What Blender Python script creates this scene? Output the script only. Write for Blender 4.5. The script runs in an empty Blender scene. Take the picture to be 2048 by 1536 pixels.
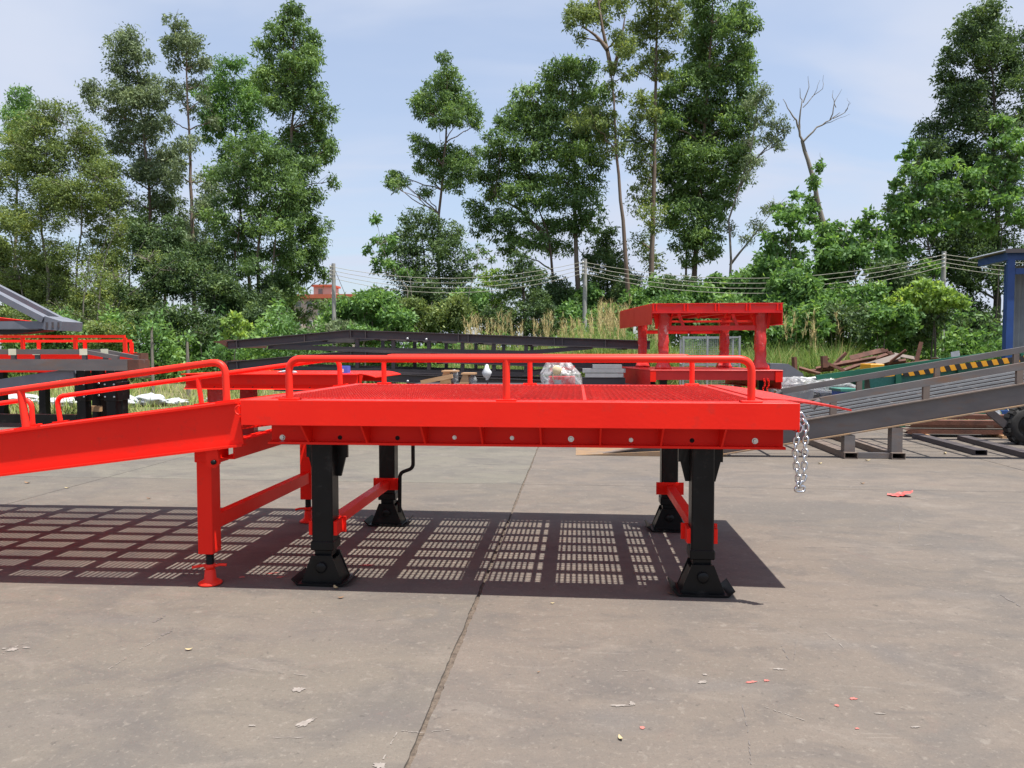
import bpy, math, random
import numpy as np
from mathutils import Vector, Matrix, Quaternion

random.seed(7)
SC = bpy.context.scene
COL = SC.collection

# ------------------------------------------------------------------ camera
F, EYE = 1480.0, 1.4                      # focal length in pixels of a 2048 px wide picture, eye height
YAW, PIT = math.atan(130 / F), math.atan(65 / F)
FW = Vector((-math.sin(YAW) * math.cos(PIT), math.cos(YAW) * math.cos(PIT), -math.sin(PIT)))
RT = Vector((math.cos(YAW), math.sin(YAW), 0.0))
UP = RT.cross(FW)
cam_data = bpy.data.cameras.new('camera')
cam_data.sensor_fit = 'HORIZONTAL'
cam_data.sensor_width = 36.0
cam_data.lens = 36.0 * F / 2048.0
cam_data.clip_start = 0.05
cam_data.clip_end = 3000.0
cam = bpy.data.objects.new('camera', cam_data)
cam.matrix_world = Matrix((( RT.x, UP.x, -FW.x, 0.0), (RT.y, UP.y, -FW.y, 0.0), (RT.z, UP.z, -FW.z, EYE), (0, 0, 0, 1)))
COL.objects.link(cam)
SC.camera = cam

# ------------------------------------------------------------------ sky and sun
SUN_DIR = Vector((0.28, -0.151, 1.0)).normalized()
world = bpy.data.worlds.new('World')
SC.world = world
world.use_nodes = True
wn, wl = world.node_tree.nodes, world.node_tree.links
wn.clear()
w_out = wn.new('ShaderNodeOutputWorld')
w_bg = wn.new('ShaderNodeBackground')
w_bg.inputs['Strength'].default_value = 0.118
w_sky = wn.new('ShaderNodeTexSky')
w_sky.sky_type = 'NISHITA'
w_sky.sun_disc = False
w_sky.sun_elevation = math.asin(SUN_DIR.z)
w_sky.sun_rotation = math.atan2(SUN_DIR.x, SUN_DIR.y)
w_sky.air_density = 1.1
w_sky.dust_density = 1.6
w_sky.ozone_density = 3.0
# thin high cloud: noise on a flat layer overhead (direction divided by its height)
w_tc = wn.new('ShaderNodeTexCoord')
w_sep = wn.new('ShaderNodeSeparateXYZ')
wl.new(w_tc.outputs['Generated'], w_sep.inputs[0])
w_z = wn.new('ShaderNodeMath'); w_z.operation = 'MAXIMUM'; w_z.inputs[1].default_value = 0.0
wl.new(w_sep.outputs['Z'], w_z.inputs[0])
w_za = wn.new('ShaderNodeMath'); w_za.operation = 'ADD'; w_za.inputs[1].default_value = 0.16
wl.new(w_z.outputs[0], w_za.inputs[0])
w_px = wn.new('ShaderNodeMath'); w_px.operation = 'DIVIDE'
w_py = wn.new('ShaderNodeMath'); w_py.operation = 'DIVIDE'
wl.new(w_sep.outputs['X'], w_px.inputs[0]); wl.new(w_za.outputs[0], w_px.inputs[1])
wl.new(w_sep.outputs['Y'], w_py.inputs[0]); wl.new(w_za.outputs[0], w_py.inputs[1])
w_cmb = wn.new('ShaderNodeCombineXYZ')
wl.new(w_px.outputs[0], w_cmb.inputs[0]); wl.new(w_py.outputs[0], w_cmb.inputs[1])
w_map = wn.new('ShaderNodeMapping')
w_map.inputs['Rotation'].default_value = (0, 0, math.radians(28))
w_map.inputs['Scale'].default_value = (0.62, 1.25, 1.0)
wl.new(w_cmb.outputs[0], w_map.inputs['Vector'])
w_no = wn.new('ShaderNodeTexNoise')
w_no.inputs['Scale'].default_value = 0.8
w_no.inputs['Detail'].default_value = 5.0
w_no.inputs['Roughness'].default_value = 0.5
w_no.inputs['Distortion'].default_value = 0.9
wl.new(w_map.outputs[0], w_no.inputs['Vector'])
w_rmp = wn.new('ShaderNodeMapRange')
w_rmp.interpolation_type = 'SMOOTHSTEP'
w_rmp.inputs['From Min'].default_value = 0.38
w_rmp.inputs['From Max'].default_value = 0.64
w_rmp.inputs['To Min'].default_value = 0.46
w_rmp.inputs['To Max'].default_value = 1.0
wl.new(w_no.outputs['Fac'], w_rmp.inputs['Value'])
w_mix = wn.new('ShaderNodeMix'); w_mix.data_type = 'RGBA'
w_mix.inputs['B'].default_value = (3.45, 3.8, 4.6, 1)
wl.new(w_rmp.outputs[0], w_mix.inputs['Factor'])
wl.new(w_sky.outputs[0], w_mix.inputs['A'])
wl.new(w_mix.outputs['Result'], w_bg.inputs['Color'])
wl.new(w_bg.outputs[0], w_out.inputs['Surface'])

sun_data = bpy.data.lights.new('sun', 'SUN')
sun_data.energy = 5.0
sun_data.angle = math.radians(0.53)
sun_data.color = (1.0, 0.95, 0.87)
sun = bpy.data.objects.new('sun', sun_data)
sun.rotation_euler = SUN_DIR.to_track_quat('Z', 'Y').to_euler()
sun.location = (0, 0, 30)
COL.objects.link(sun)

SC.view_settings.view_transform = 'Standard'
SC.view_settings.look = 'None'
SC.view_settings.gamma = 1.0
SC.view_settings.exposure = 0.72
SC.view_settings.use_curve_mapping = False
SC.render.engine = 'CYCLES'
SC.cycles.max_bounces = 9
SC.cycles.diffuse_bounces = 5
SC.cycles.glossy_bounces = 3
SC.cycles.transmission_bounces = 5
SC.cycles.transparent_max_bounces = 8
SC.cycles.caustics_reflective = False
SC.cycles.caustics_refractive = False

# ------------------------------------------------------------------ helpers
def ray(px, py):
    return FW * F + RT * (px - 1024.0) + UP * (768.0 - py)

def at(px, py, Y):
    d = ray(px, py)
    return Vector((0, 0, EYE)) + d * (Y / d.y)

def gr(px, py, z=0.0):
    d = ray(px, py)
    return Vector((0, 0, EYE)) + d * ((z - EYE) / d.z)

def tag(o, label=None, cat=None, group=None, kind=None):
    if label: o['label'] = label
    if cat: o['category'] = cat
    if group: o['group'] = group
    if kind: o['kind'] = kind
    return o

def empty(name, loc, label=None, cat=None, group=None):
    o = bpy.data.objects.new(name, None)
    o.location = loc
    o.empty_display_size = 0.2
    COL.objects.link(o)
    return tag(o, label, cat, group)

def adopt(o, parent):
    """parent a part whose mesh is written in world coordinates"""
    o.parent = parent
    if parent.type == 'EMPTY':
        o.matrix_parent_inverse = Matrix.Translation(-Vector(parent.location))
    return o

class MB:
    def __init__(s):
        s.v, s.f, s.sm = [], [], []
    def add(s, vs, fs, smooth=False):
        b = len(s.v)
        s.v.extend([tuple(p) for p in vs])
        for f in fs:
            s.f.append(tuple(b + i for i in f)); s.sm.append(smooth)
        return s
    def box(s, x0, x1, y0, y1, z0, z1):
        vs = [(x, y, z) for z in (z0, z1) for y in (y0, y1) for x in (x0, x1)]
        return s.add(vs, [(0, 2, 3, 1), (4, 5, 7, 6), (0, 1, 5, 4), (2, 6, 7, 3), (0, 4, 6, 2), (1, 3, 7, 5)])
    def cbox(s, x0, x1, y0, y1, z0, z1, c=0.004):
        """box with chamfered edges"""
        X, Y, Z = (x0, x1), (y0, y1), (z0, z1)
        vs, idx = [], {}
        for i in (0, 1):
            for j in (0, 1):
                for k in (0, 1):
                    sx, sy, sz = (c if i == 0 else -c), (c if j == 0 else -c), (c if k == 0 else -c)
                    for a, p in enumerate(((X[i], Y[j] + sy, Z[k] + sz), (X[i] + sx, Y[j], Z[k] + sz), (X[i] + sx, Y[j] + sy, Z[k]))):
                        idx[(i, j, k, a)] = len(vs); vs.append(p)
        fs = []
        for i in (0, 1): fs.append([idx[(i, 0, 0, 0)], idx[(i, 1, 0, 0)], idx[(i, 1, 1, 0)], idx[(i, 0, 1, 0)]])
        for j in (0, 1): fs.append([idx[(0, j, 0, 1)], idx[(1, j, 0, 1)], idx[(1, j, 1, 1)], idx[(0, j, 1, 1)]])
        for k in (0, 1): fs.append([idx[(0, 0, k, 2)], idx[(1, 0, k, 2)], idx[(1, 1, k, 2)], idx[(0, 1, k, 2)]])
        for i in (0, 1):
            for j in (0, 1):
                fs.append([idx[(i, j, 0, 0)], idx[(i, j, 1, 0)], idx[(i, j, 1, 1)], idx[(i, j, 0, 1)]])
            for k in (0, 1):
                fs.append([idx[(i, 0, k, 0)], idx[(i, 1, k, 0)], idx[(i, 1, k, 2)], idx[(i, 0, k, 2)]])
        for j in (0, 1):
            for k in (0, 1):
                fs.append([idx[(0, j, k, 1)], idx[(1, j, k, 1)], idx[(1, j, k, 2)], idx[(0, j, k, 2)]])
        for i in (0, 1):
            for j in (0, 1):
                for k in (0, 1): fs.append([idx[(i, j, k, 0)], idx[(i, j, k, 1)], idx[(i, j, k, 2)]])
        return s.add(vs, fs)
    def bar(s, p, q, w, h, up=(0, 0, 1), off=(0, 0)):
        """rectangular prism from p to q; w across, h along up"""
        p, q = Vector(p), Vector(q)
        d = (q - p).normalized()
        a = d.cross(Vector(up)).normalized()
        u = a.cross(d).normalized()
        p = p + a * off[0] + u * off[1]; q = q + a * off[0] + u * off[1]
        vs = []
        for e in (p, q):
            for i, j in ((-1, -1), (1, -1), (1, 1), (-1, 1)):
                vs.append(e + a * (i * w / 2) + u * (j * h / 2))
        return s.add(vs, [(3, 2, 1, 0), (4, 5, 6, 7), (0, 1, 5, 4), (1, 2, 6, 5), (2, 3, 7, 6), (3, 0, 4, 7)])
    def ibeam(s, p, q, h, w, tf=0.012, tw=0.009, up=(0, 0, 1)):
        s.bar(p, q, w, tf, up, (0, h / 2 - tf / 2))
        s.bar(p, q, w, tf, up, (0, -h / 2 + tf / 2))
        return s.bar(p, q, tw, h - 2 * tf, up)
    def channel(s, p, q, h, w, t=0.008, up=(0, 0, 1), side=1):
        s.bar(p, q, t, h, up, (side * (w / 2 - t / 2), 0))
        s.bar(p, q, w - t, t, up, (-side * t / 2, h / 2 - t / 2))
        return s.bar(p, q, w - t, t, up, (-side * t / 2, -h / 2 + t / 2))
    def prism(s, poly, axis, a0, a1):
        """poly: list of 2-D points; axis 'x' -> (y,z), 'y' -> (x,z), 'z' -> (x,y)"""
        def P(c, a):
            return {'x': (a, c[0], c[1]), 'y': (c[0], a, c[1]), 'z': (c[0], c[1], a)}[axis]
        n = len(poly)
        vs = [P(c, a0) for c in poly] + [P(c, a1) for c in poly]
        fs = [tuple(range(n)), tuple(range(2 * n - 1, n - 1, -1))]
        fs += [(i, n + i, n + (i + 1) % n, (i + 1) % n) for i in range(n)]
        return s.add(vs, fs)
    def tube(s, pts, r, n=10, caps=True, smooth=True):
        pts = [Vector(p) for p in pts]
        m = len(pts)
        rr = list(r) if hasattr(r, '__len__') else [r] * m
        d0 = (pts[1] - pts[0]).normalized()
        ref = Vector((0, 0, 1)) if abs(d0.z) < 0.9 else Vector((1, 0, 0))
        a = d0.cross(ref).normalized()
        vs = []
        for i in range(m):
            d = (pts[min(i + 1, m - 1)] - pts[max(i - 1, 0)]).normalized()
            a = (a - d * a.dot(d)).normalized()
            b = d.cross(a)
            for k in range(n):
                t = 2 * math.pi * k / n
                vs.append(pts[i] + (a * math.cos(t) + b * math.sin(t)) * rr[i])
        fs = [(i * n + k, i * n + (k + 1) % n, (i + 1) * n + (k + 1) % n, (i + 1) * n + k) for i in range(m - 1) for k in range(n)]
        s.add(vs, fs, smooth)
        if caps:
            s.add(vs[:n], [tuple(range(n - 1, -1, -1))]); s.add(vs[-n:], [tuple(range(n))])
        return s
    def cyl(s, p, q, r, n=16):
        return s.tube([p, q], r, n)
    def lathe(s, prof, c, n=20, axis=(0, 0, 1)):
        c = Vector(c); ax = Vector(axis).normalized()
        ref = Vector((0, 0, 1)) if abs(ax.z) < 0.9 else Vector((1, 0, 0))
        a = ax.cross(ref).normalized(); b = ax.cross(a)
        vs = []
        for r, h in prof:
            for k in range(n):
                t = 2 * math.pi * k / n
                vs.append(c + ax * h + (a * math.cos(t) + b * math.sin(t)) * max(r, 1e-4))
        fs = [(i * n + k, i * n + (k + 1) % n, (i + 1) * n + (k + 1) % n, (i + 1) * n + k) for i in range(len(prof) - 1) for k in range(n)]
        return s.add(vs, fs, True)
    def mesh(s, name, mat=None):
        me = bpy.data.meshes.new(name)
        me.from_pydata(s.v, [], s.f)
        me.polygons.foreach_set('use_smooth', s.sm)
        if mat: me.materials.append(mat)
        me.update()
        import bmesh
        bm = bmesh.new(); bm.from_mesh(me)
        bmesh.ops.recalc_face_normals(bm, faces=bm.faces)
        bm.to_mesh(me); bm.free()
        return me
    def build(s, name, mat, parent=None, **kw):
        o = bpy.data.objects.new(name, s.mesh(name, mat))
        COL.objects.link(o)
        if parent is not None: adopt(o, parent)
        return tag(o, **kw)

def obj_from(me, name, parent=None, loc=(0, 0, 0), rot=None, scale=None):
    o = bpy.data.objects.new(name, me)
    o.location = loc
    if rot is not None: o.rotation_euler = rot
    if scale is not None: o.scale = scale
    COL.objects.link(o)
    if parent is not None: adopt(o, parent)
    return o

def bend_path(pts, rad, seg=6):
    """polyline with its inner corners rounded"""
    pts = [Vector(p) for p in pts]
    out = [pts[0]]
    for i in range(1, len(pts) - 1):
        p, c, q = pts[i - 1], pts[i], pts[i + 1]
        u, v = (p - c).normalized(), (q - c).normalized()
        ang = u.angle(v)
        t = rad / math.tan(ang / 2)
        a, b = c + u * t, c + v * t
        for k in range(seg + 1):
            x = k / seg
            out.append(a * (1 - x) ** 2 + c * 2 * x * (1 - x) + b * x * x)
    out.append(pts[-1])
    return out

# ------------------------------------------------------------------ materials
def new_mat(name):
    m = bpy.data.materials.new(name)
    m.use_nodes = True
    n, l = m.node_tree.nodes, m.node_tree.links
    n.clear()
    out = n.new('ShaderNodeOutputMaterial')
    return m, n, l, out

def surf(name, base, base2=None, rough=0.5, metal=0.0, nscale=6.0, bump=0.0, bscale=60.0, spec=0.5,
         stain=None, stain_at=(0.6, 0.75), stain_scale=3.0, stretch=(1, 1, 1), rvar=0.12):
    m, n, l, out = new_mat(name)
    b = n.new('ShaderNodeBsdfPrincipled')
    l.new(b.outputs[0], out.inputs['Surface'])
    tc = n.new('ShaderNodeTexCoord')
    mp = n.new('ShaderNodeMapping'); mp.inputs['Scale'].default_value = stretch
    l.new(tc.outputs['Object'], mp.inputs['Vector'])
    no = n.new('ShaderNodeTexNoise'); no.inputs['Scale'].default_value = nscale; no.inputs['Detail'].default_value = 6
    l.new(mp.outputs[0], no.inputs['Vector'])
    mr = n.new('ShaderNodeMapRange'); mr.inputs['From Min'].default_value = 0.3; mr.inputs['From Max'].default_value = 0.7
    l.new(no.outputs['Fac'], mr.inputs['Value'])
    mx = n.new('ShaderNodeMix'); mx.data_type = 'RGBA'
    mx.inputs['A'].default_value = (*base, 1)
    mx.inputs['B'].default_value = (*(base2 or tuple(c * 0.85 for c in base)), 1)
    l.new(mr.outputs[0], mx.inputs['Factor'])
    col = mx.outputs['Result']
    if stain:
        n2 = n.new('ShaderNodeTexNoise'); n2.inputs['Scale'].default_value = stain_scale; n2.inputs['Detail'].default_value = 9
        n2.inputs['Roughness'].default_value = 0.65
        l.new(mp.outputs[0], n2.inputs['Vector'])
        r2 = n.new('ShaderNodeMapRange'); r2.inputs['From Min'].default_value = stain_at[0]; r2.inputs['From Max'].default_value = stain_at[1]
        l.new(n2.outputs['Fac'], r2.inputs['Value'])
        m2 = n.new('ShaderNodeMix'); m2.data_type = 'RGBA'
        m2.inputs['B'].default_value = (*stain, 1)
        l.new(r2.outputs[0], m2.inputs['Factor']); l.new(col, m2.inputs['A'])
        col = m2.outputs['Result']
    l.new(col, b.inputs['Base Color'])
    rr = n.new('ShaderNodeMapRange')
    rr.inputs['To Min'].default_value = max(0.02, rough - rvar); rr.inputs['To Max'].default_value = min(1, rough + rvar)
    l.new(no.outputs['Fac'], rr.inputs['Value']); l.new(rr.outputs[0], b.inputs['Roughness'])
    b.inputs['Metallic'].default_value = metal
    b.inputs['Specular IOR Level'].default_value = spec
    if bump:
        nb = n.new('ShaderNodeTexNoise'); nb.inputs['Scale'].default_value = bscale; nb.inputs['Detail'].default_value = 4
        l.new(mp.outputs[0], nb.inputs['Vector'])
        bp = n.new('ShaderNodeBump'); bp.inputs['Strength'].default_value = bump; bp.inputs['Distance'].default_value = 0.01
        l.new(nb.outputs['Fac'], bp.inputs['Height']); l.new(bp.outputs[0], b.inputs['Normal'])
    return m

M = {}
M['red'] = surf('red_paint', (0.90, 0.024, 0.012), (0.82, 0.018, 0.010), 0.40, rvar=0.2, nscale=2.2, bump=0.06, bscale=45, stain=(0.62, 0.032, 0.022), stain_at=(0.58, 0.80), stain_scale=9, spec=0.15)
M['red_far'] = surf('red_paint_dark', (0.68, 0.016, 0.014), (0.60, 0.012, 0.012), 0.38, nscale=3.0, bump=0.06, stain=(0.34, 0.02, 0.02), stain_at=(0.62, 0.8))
M['red_deck'] = surf('worn_red_deck_sheen', (0.60, 0.036, 0.026), (0.50, 0.026, 0.020), 0.45, nscale=1.6, bump=0.05, stain=(0.66, 0.12, 0.09), stain_at=(0.55, 0.75), stain_scale=12, spec=0.35)  # worn deck red, with the pale sheen of the sky put into the colour
M['red_rail'] = surf('red_rail_paint', (0.86, 0.034, 0.018), (0.80, 0.028, 0.015), 0.42, nscale=4, spec=0.25)
M['wrap'] = surf('red_wrapped_film', (0.50, 0.02, 0.018), (0.66, 0.05, 0.045), 0.22, nscale=9, bump=0.7, bscale=14, stain=(0.62, 0.42, 0.40), stain_at=(0.60, 0.72), stain_scale=9)
M['black'] = surf('black_paint', (0.006, 0.006, 0.0065), (0.009, 0.009, 0.0095), 0.33, nscale=8, bump=0.05, stain=(0.045, 0.042, 0.038), stain_at=(0.58, 0.8), stain_scale=9, spec=0.22)
M['mill'] = surf('dark_mill_steel', (0.055, 0.048, 0.054), (0.085, 0.072, 0.074), 0.55, nscale=4, bump=0.1, stain=(0.16, 0.075, 0.045), stain_at=(0.60, 0.8), stain_scale=4, stretch=(0.4, 1, 1.5), spec=0.4)
M['steel'] = surf('grey_raw_steel', (0.105, 0.096, 0.097), (0.150, 0.135, 0.130), 0.5, nscale=5, bump=0.1, stain=(0.17, 0.10, 0.065), stain_at=(0.52, 0.74), stain_scale=3.5, stretch=(0.5, 1, 1.5))
M['primer'] = surf('blue_grey_primer', (0.13, 0.14, 0.17), (0.17, 0.18, 0.21), 0.5, nscale=5)
M['rust'] = surf('rusty_steel', (0.15, 0.058, 0.036), (0.08, 0.036, 0.027), 0.8, nscale=6, bump=0.3, stain=(0.28, 0.21, 0.18), stain_at=(0.6, 0.78), stain_scale=3)
M['brown'] = surf('brown_steel', (0.125, 0.098, 0.085), (0.18, 0.14, 0.115), 0.6, nscale=7, stain=(0.20, 0.10, 0.055), stain_at=(0.55, 0.75), stain_scale=6)
M['rust_wet'] = surf('orange_rust', (0.27, 0.165, 0.085), (0.17, 0.12, 0.085), 0.7, nscale=5, bump=0.15, stain=(0.20, 0.19, 0.18), stain_at=(0.55, 0.7), stain_scale=4)
M['zinc'] = surf('bright_zinc', (0.72, 0.72, 0.73), (0.6, 0.6, 0.62), 0.22, metal=1.0, nscale=20)
M['galv'] = surf('galvanised', (0.42, 0.43, 0.44), (0.34, 0.35, 0.36), 0.45, metal=0.6, nscale=12)
M['hole'] = surf('dark_hole', (0.012, 0.006, 0.006), rough=0.9)
M['rubber'] = surf('tyre_rubber', (0.016, 0.016, 0.017), (0.03, 0.029, 0.028), 0.75, nscale=10, bump=0.2)
M['wood'] = surf('raw_timber', (0.50, 0.31, 0.17), (0.42, 0.24, 0.12), 0.7, nscale=6, stretch=(1, 1, 6), bump=0.1)
M['green'] = surf('green_paint', (0.012, 0.12, 0.072), (0.010, 0.095, 0.058), 0.45, nscale=4)
M['teal'] = surf('teal_mesh', (0.035, 0.17, 0.13), (0.06, 0.22, 0.18), 0.5, nscale=30)
M['yellow'] = surf('yellow_paint', (0.74, 0.36, 0.018), (0.66, 0.29, 0.014), 0.5, nscale=5)
M['blackflat'] = surf('black_stripe', (0.015, 0.015, 0.015), rough=0.6)
M['blue'] = surf('blue_paint', (0.014, 0.058, 0.23), (0.011, 0.045, 0.18), 0.45, nscale=4, stain=(0.05, 0.07, 0.12), stain_at=(0.62, 0.8))
M['corr'] = surf('weathered_sheet', (0.23, 0.25, 0.29), (0.17, 0.18, 0.21), 0.5, nscale=3)
M['tape'] = surf('cream_masking_tape', (0.72, 0.72, 0.55), (0.62, 0.62, 0.46), 0.8, nscale=9)
M['cream'] = surf('cream_plastic', (0.75, 0.62, 0.38), rough=0.4)
M['pole'] = surf('pale_concrete_pole', (0.34, 0.33, 0.31), (0.27, 0.265, 0.255), 0.85, nscale=4, bump=0.1)
M['wire'] = surf('weathered_wire', (0.36, 0.35, 0.29), (0.28, 0.27, 0.22), 0.6)
M['ceramic'] = surf('white_insulator', (0.7, 0.7, 0.68), rough=0.25)
M['bark'] = surf('eucalyptus_bark', (0.115, 0.072, 0.052), (0.20, 0.155, 0.125), 0.9, nscale=3, bump=0.3, bscale=12, stretch=(1, 1, 0.25))
M['bark_grey'] = surf('grey_bark', (0.15, 0.13, 0.11), (0.22, 0.20, 0.17), 0.9, nscale=4, bump=0.3, bscale=12)
M['bark_dark'] = surf('dark_bark', (0.055, 0.045, 0.038), (0.085, 0.07, 0.06), 0.9, nscale=4)
M['wall_pink'] = surf('hazed_salmon_wall', (0.50, 0.40, 0.36), (0.45, 0.355, 0.31), 0.85, nscale=0.6)  # wall tone lightened: distance haze is put into the colour
M['roof_orange'] = surf('orange_roof', (0.50, 0.13, 0.07), (0.42, 0.10, 0.06), 0.8, nscale=2)
M['glass'] = surf('dark_window', (0.16, 0.17, 0.18), rough=0.15)
M['frame_white'] = surf('white_frame', (0.6, 0.6, 0.58), rough=0.6)
M['scrap_red'] = surf('red_plastic_scrap', (0.62, 0.05, 0.045), (0.55, 0.2, 0.17), 0.5, nscale=14)
M['leaf_dry'] = surf('dry_leaf', (0.26, 0.15, 0.075), (0.16, 0.085, 0.045), 0.8, nscale=20)
M['leaf_pale'] = surf('pale_leaf', (0.48, 0.40, 0.22), (0.38, 0.30, 0.16), 0.8, nscale=20)
M['mark_white'] = surf('white_scuff', (0.285, 0.255, 0.23), (0.18, 0.158, 0.142), 0.85, nscale=34)
M['mark_red'] = surf('red_paint_spot', (0.429, 0.101, 0.086), (0.390, 0.156, 0.133), 0.7, nscale=30)
M['mark_dark'] = surf('dark_scuff', (0.115, 0.104, 0.10), (0.16, 0.14, 0.13), 0.85, nscale=12)
M['gravel'] = surf('joint_grit', (0.150, 0.118, 0.092), (0.062, 0.048, 0.038), 0.95, nscale=40, bump=1.0, bscale=70)
M['bluebox'] = surf('blue_carton', (0.03, 0.12, 0.55), (0.05, 0.16, 0.6), 0.5, nscale=6)
M['whitebag'] = surf('white_plastic_sheet', (0.62, 0.64, 0.66), (0.46, 0.50, 0.53), 0.35, nscale=5)

def film_mat():
    m, n, l, out = new_mat('clear_plastic_film')
    t = n.new('ShaderNodeBsdfTransparent'); t.inputs['Color'].default_value = (0.93, 0.94, 0.95, 1)
    d = n.new('ShaderNodeBsdfPrincipled'); d.inputs['Base Color'].default_value = (0.62, 0.63, 0.65, 1); d.inputs['Roughness'].default_value = 0.2
    no = n.new('ShaderNodeTexNoise'); no.inputs['Scale'].default_value = 9; no.inputs['Detail'].default_value = 4; no.inputs['Distortion'].default_value = 1.0
    tc = n.new('ShaderNodeTexCoord'); l.new(tc.outputs['Object'], no.inputs['Vector'])
    r = n.new('ShaderNodeMapRange'); r.inputs['From Min'].default_value = 0.35; r.inputs['From Max'].default_value = 0.7
    r.inputs['To Min'].default_value = 0.12; r.inputs['To Max'].default_value = 0.55
    l.new(no.outputs['Fac'], r.inputs['Value'])
    bp = n.new('ShaderNodeBump'); bp.inputs['Strength'].default_value = 0.8; bp.inputs['Distance'].default_value = 0.03
    l.new(no.outputs['Fac'], bp.inputs['Height']); l.new(bp.outputs[0], d.inputs['Normal'])
    x = n.new('ShaderNodeMixShader')
    l.new(r.outputs[0], x.inputs[0]); l.new(t.outputs[0], x.inputs[1]); l.new(d.outputs[0], x.inputs[2])
    l.new(x.outputs[0], out.inputs['Surface'])
    return m
M['film'] = film_mat()

def leaf_mat(name, stops, trans=0.3, gloss=0.03):
    """stops: colours picked by the per-leaf tint attribute"""
    m, n, l, out = new_mat(name)
    a = n.new('ShaderNodeAttribute'); a.attribute_name = 'tint'
    cr = n.new('ShaderNodeValToRGB')
    el = cr.color_ramp.elements
    while len(el) < len(stops): el.new(0.5)
    for i, (p, c) in enumerate(stops):
        el[i].position = p; el[i].color = (*c, 1)
    l.new(a.outputs['Fac'], cr.inputs[0])
    d = n.new('ShaderNodeBsdfDiffuse'); t = n.new('ShaderNodeBsdfTranslucent'); g = n.new('ShaderNodeBsdfGlossy')
    g.inputs['Roughness'].default_value = 0.6; g.inputs['Color'].default_value = (0.8, 0.85, 0.9, 1)
    l.new(cr.outputs[0], d.inputs['Color'])
    hs = n.new('ShaderNodeHueSaturation'); hs.inputs['Hue'].default_value = 0.485; hs.inputs['Saturation'].default_value = 1.1; hs.inputs['Value'].default_value = 1.25
    l.new(cr.outputs[0], hs.inputs['Color']); l.new(hs.outputs[0], t.inputs['Color'])
    x1 = n.new('ShaderNodeMixShader'); x1.inputs[0].default_value = trans
    l.new(d.outputs[0], x1.inputs[1]); l.new(t.outputs[0], x1.inputs[2])
    x2 = n.new('ShaderNodeMixShader'); x2.inputs[0].default_value = gloss
    l.new(x1.outputs[0], x2.inputs[1]); l.new(g.outputs[0], x2.inputs[2])
    l.new(x2.outputs[0], out.inputs['Surface'])
    return m
LM = {
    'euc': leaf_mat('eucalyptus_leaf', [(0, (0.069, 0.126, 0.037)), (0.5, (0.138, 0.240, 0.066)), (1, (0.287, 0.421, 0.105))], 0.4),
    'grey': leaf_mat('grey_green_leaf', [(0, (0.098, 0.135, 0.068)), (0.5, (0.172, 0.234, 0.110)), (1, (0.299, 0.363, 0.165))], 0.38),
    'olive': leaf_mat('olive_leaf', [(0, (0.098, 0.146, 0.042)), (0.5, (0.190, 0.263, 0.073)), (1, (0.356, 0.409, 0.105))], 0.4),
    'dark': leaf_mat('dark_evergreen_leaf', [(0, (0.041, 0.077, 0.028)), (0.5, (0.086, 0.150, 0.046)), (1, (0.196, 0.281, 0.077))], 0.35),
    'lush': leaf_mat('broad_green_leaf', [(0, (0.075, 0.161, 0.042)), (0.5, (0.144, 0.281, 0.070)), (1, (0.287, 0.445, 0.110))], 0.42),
    'bright': leaf_mat('young_green_leaf', [(0, (0.149, 0.257, 0.055)), (0.5, (0.253, 0.398, 0.083)), (1, (0.437, 0.562, 0.121))], 0.45),
    'reed': leaf_mat('reed_blade', [(0, (0.098, 0.181, 0.044)), (0.45, (0.196, 0.287, 0.083)), (0.7, (0.391, 0.374, 0.154)), (1, (0.575, 0.456, 0.253))], 0.3, 0.01),
    'lawn': leaf_mat('lawn_blade', [(0, (0.115, 0.193, 0.044)), (0.5, (0.230, 0.316, 0.086)), (0.8, (0.402, 0.398, 0.165)), (1, (0.517, 0.433, 0.220))], 0.3, 0.01),
}

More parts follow.
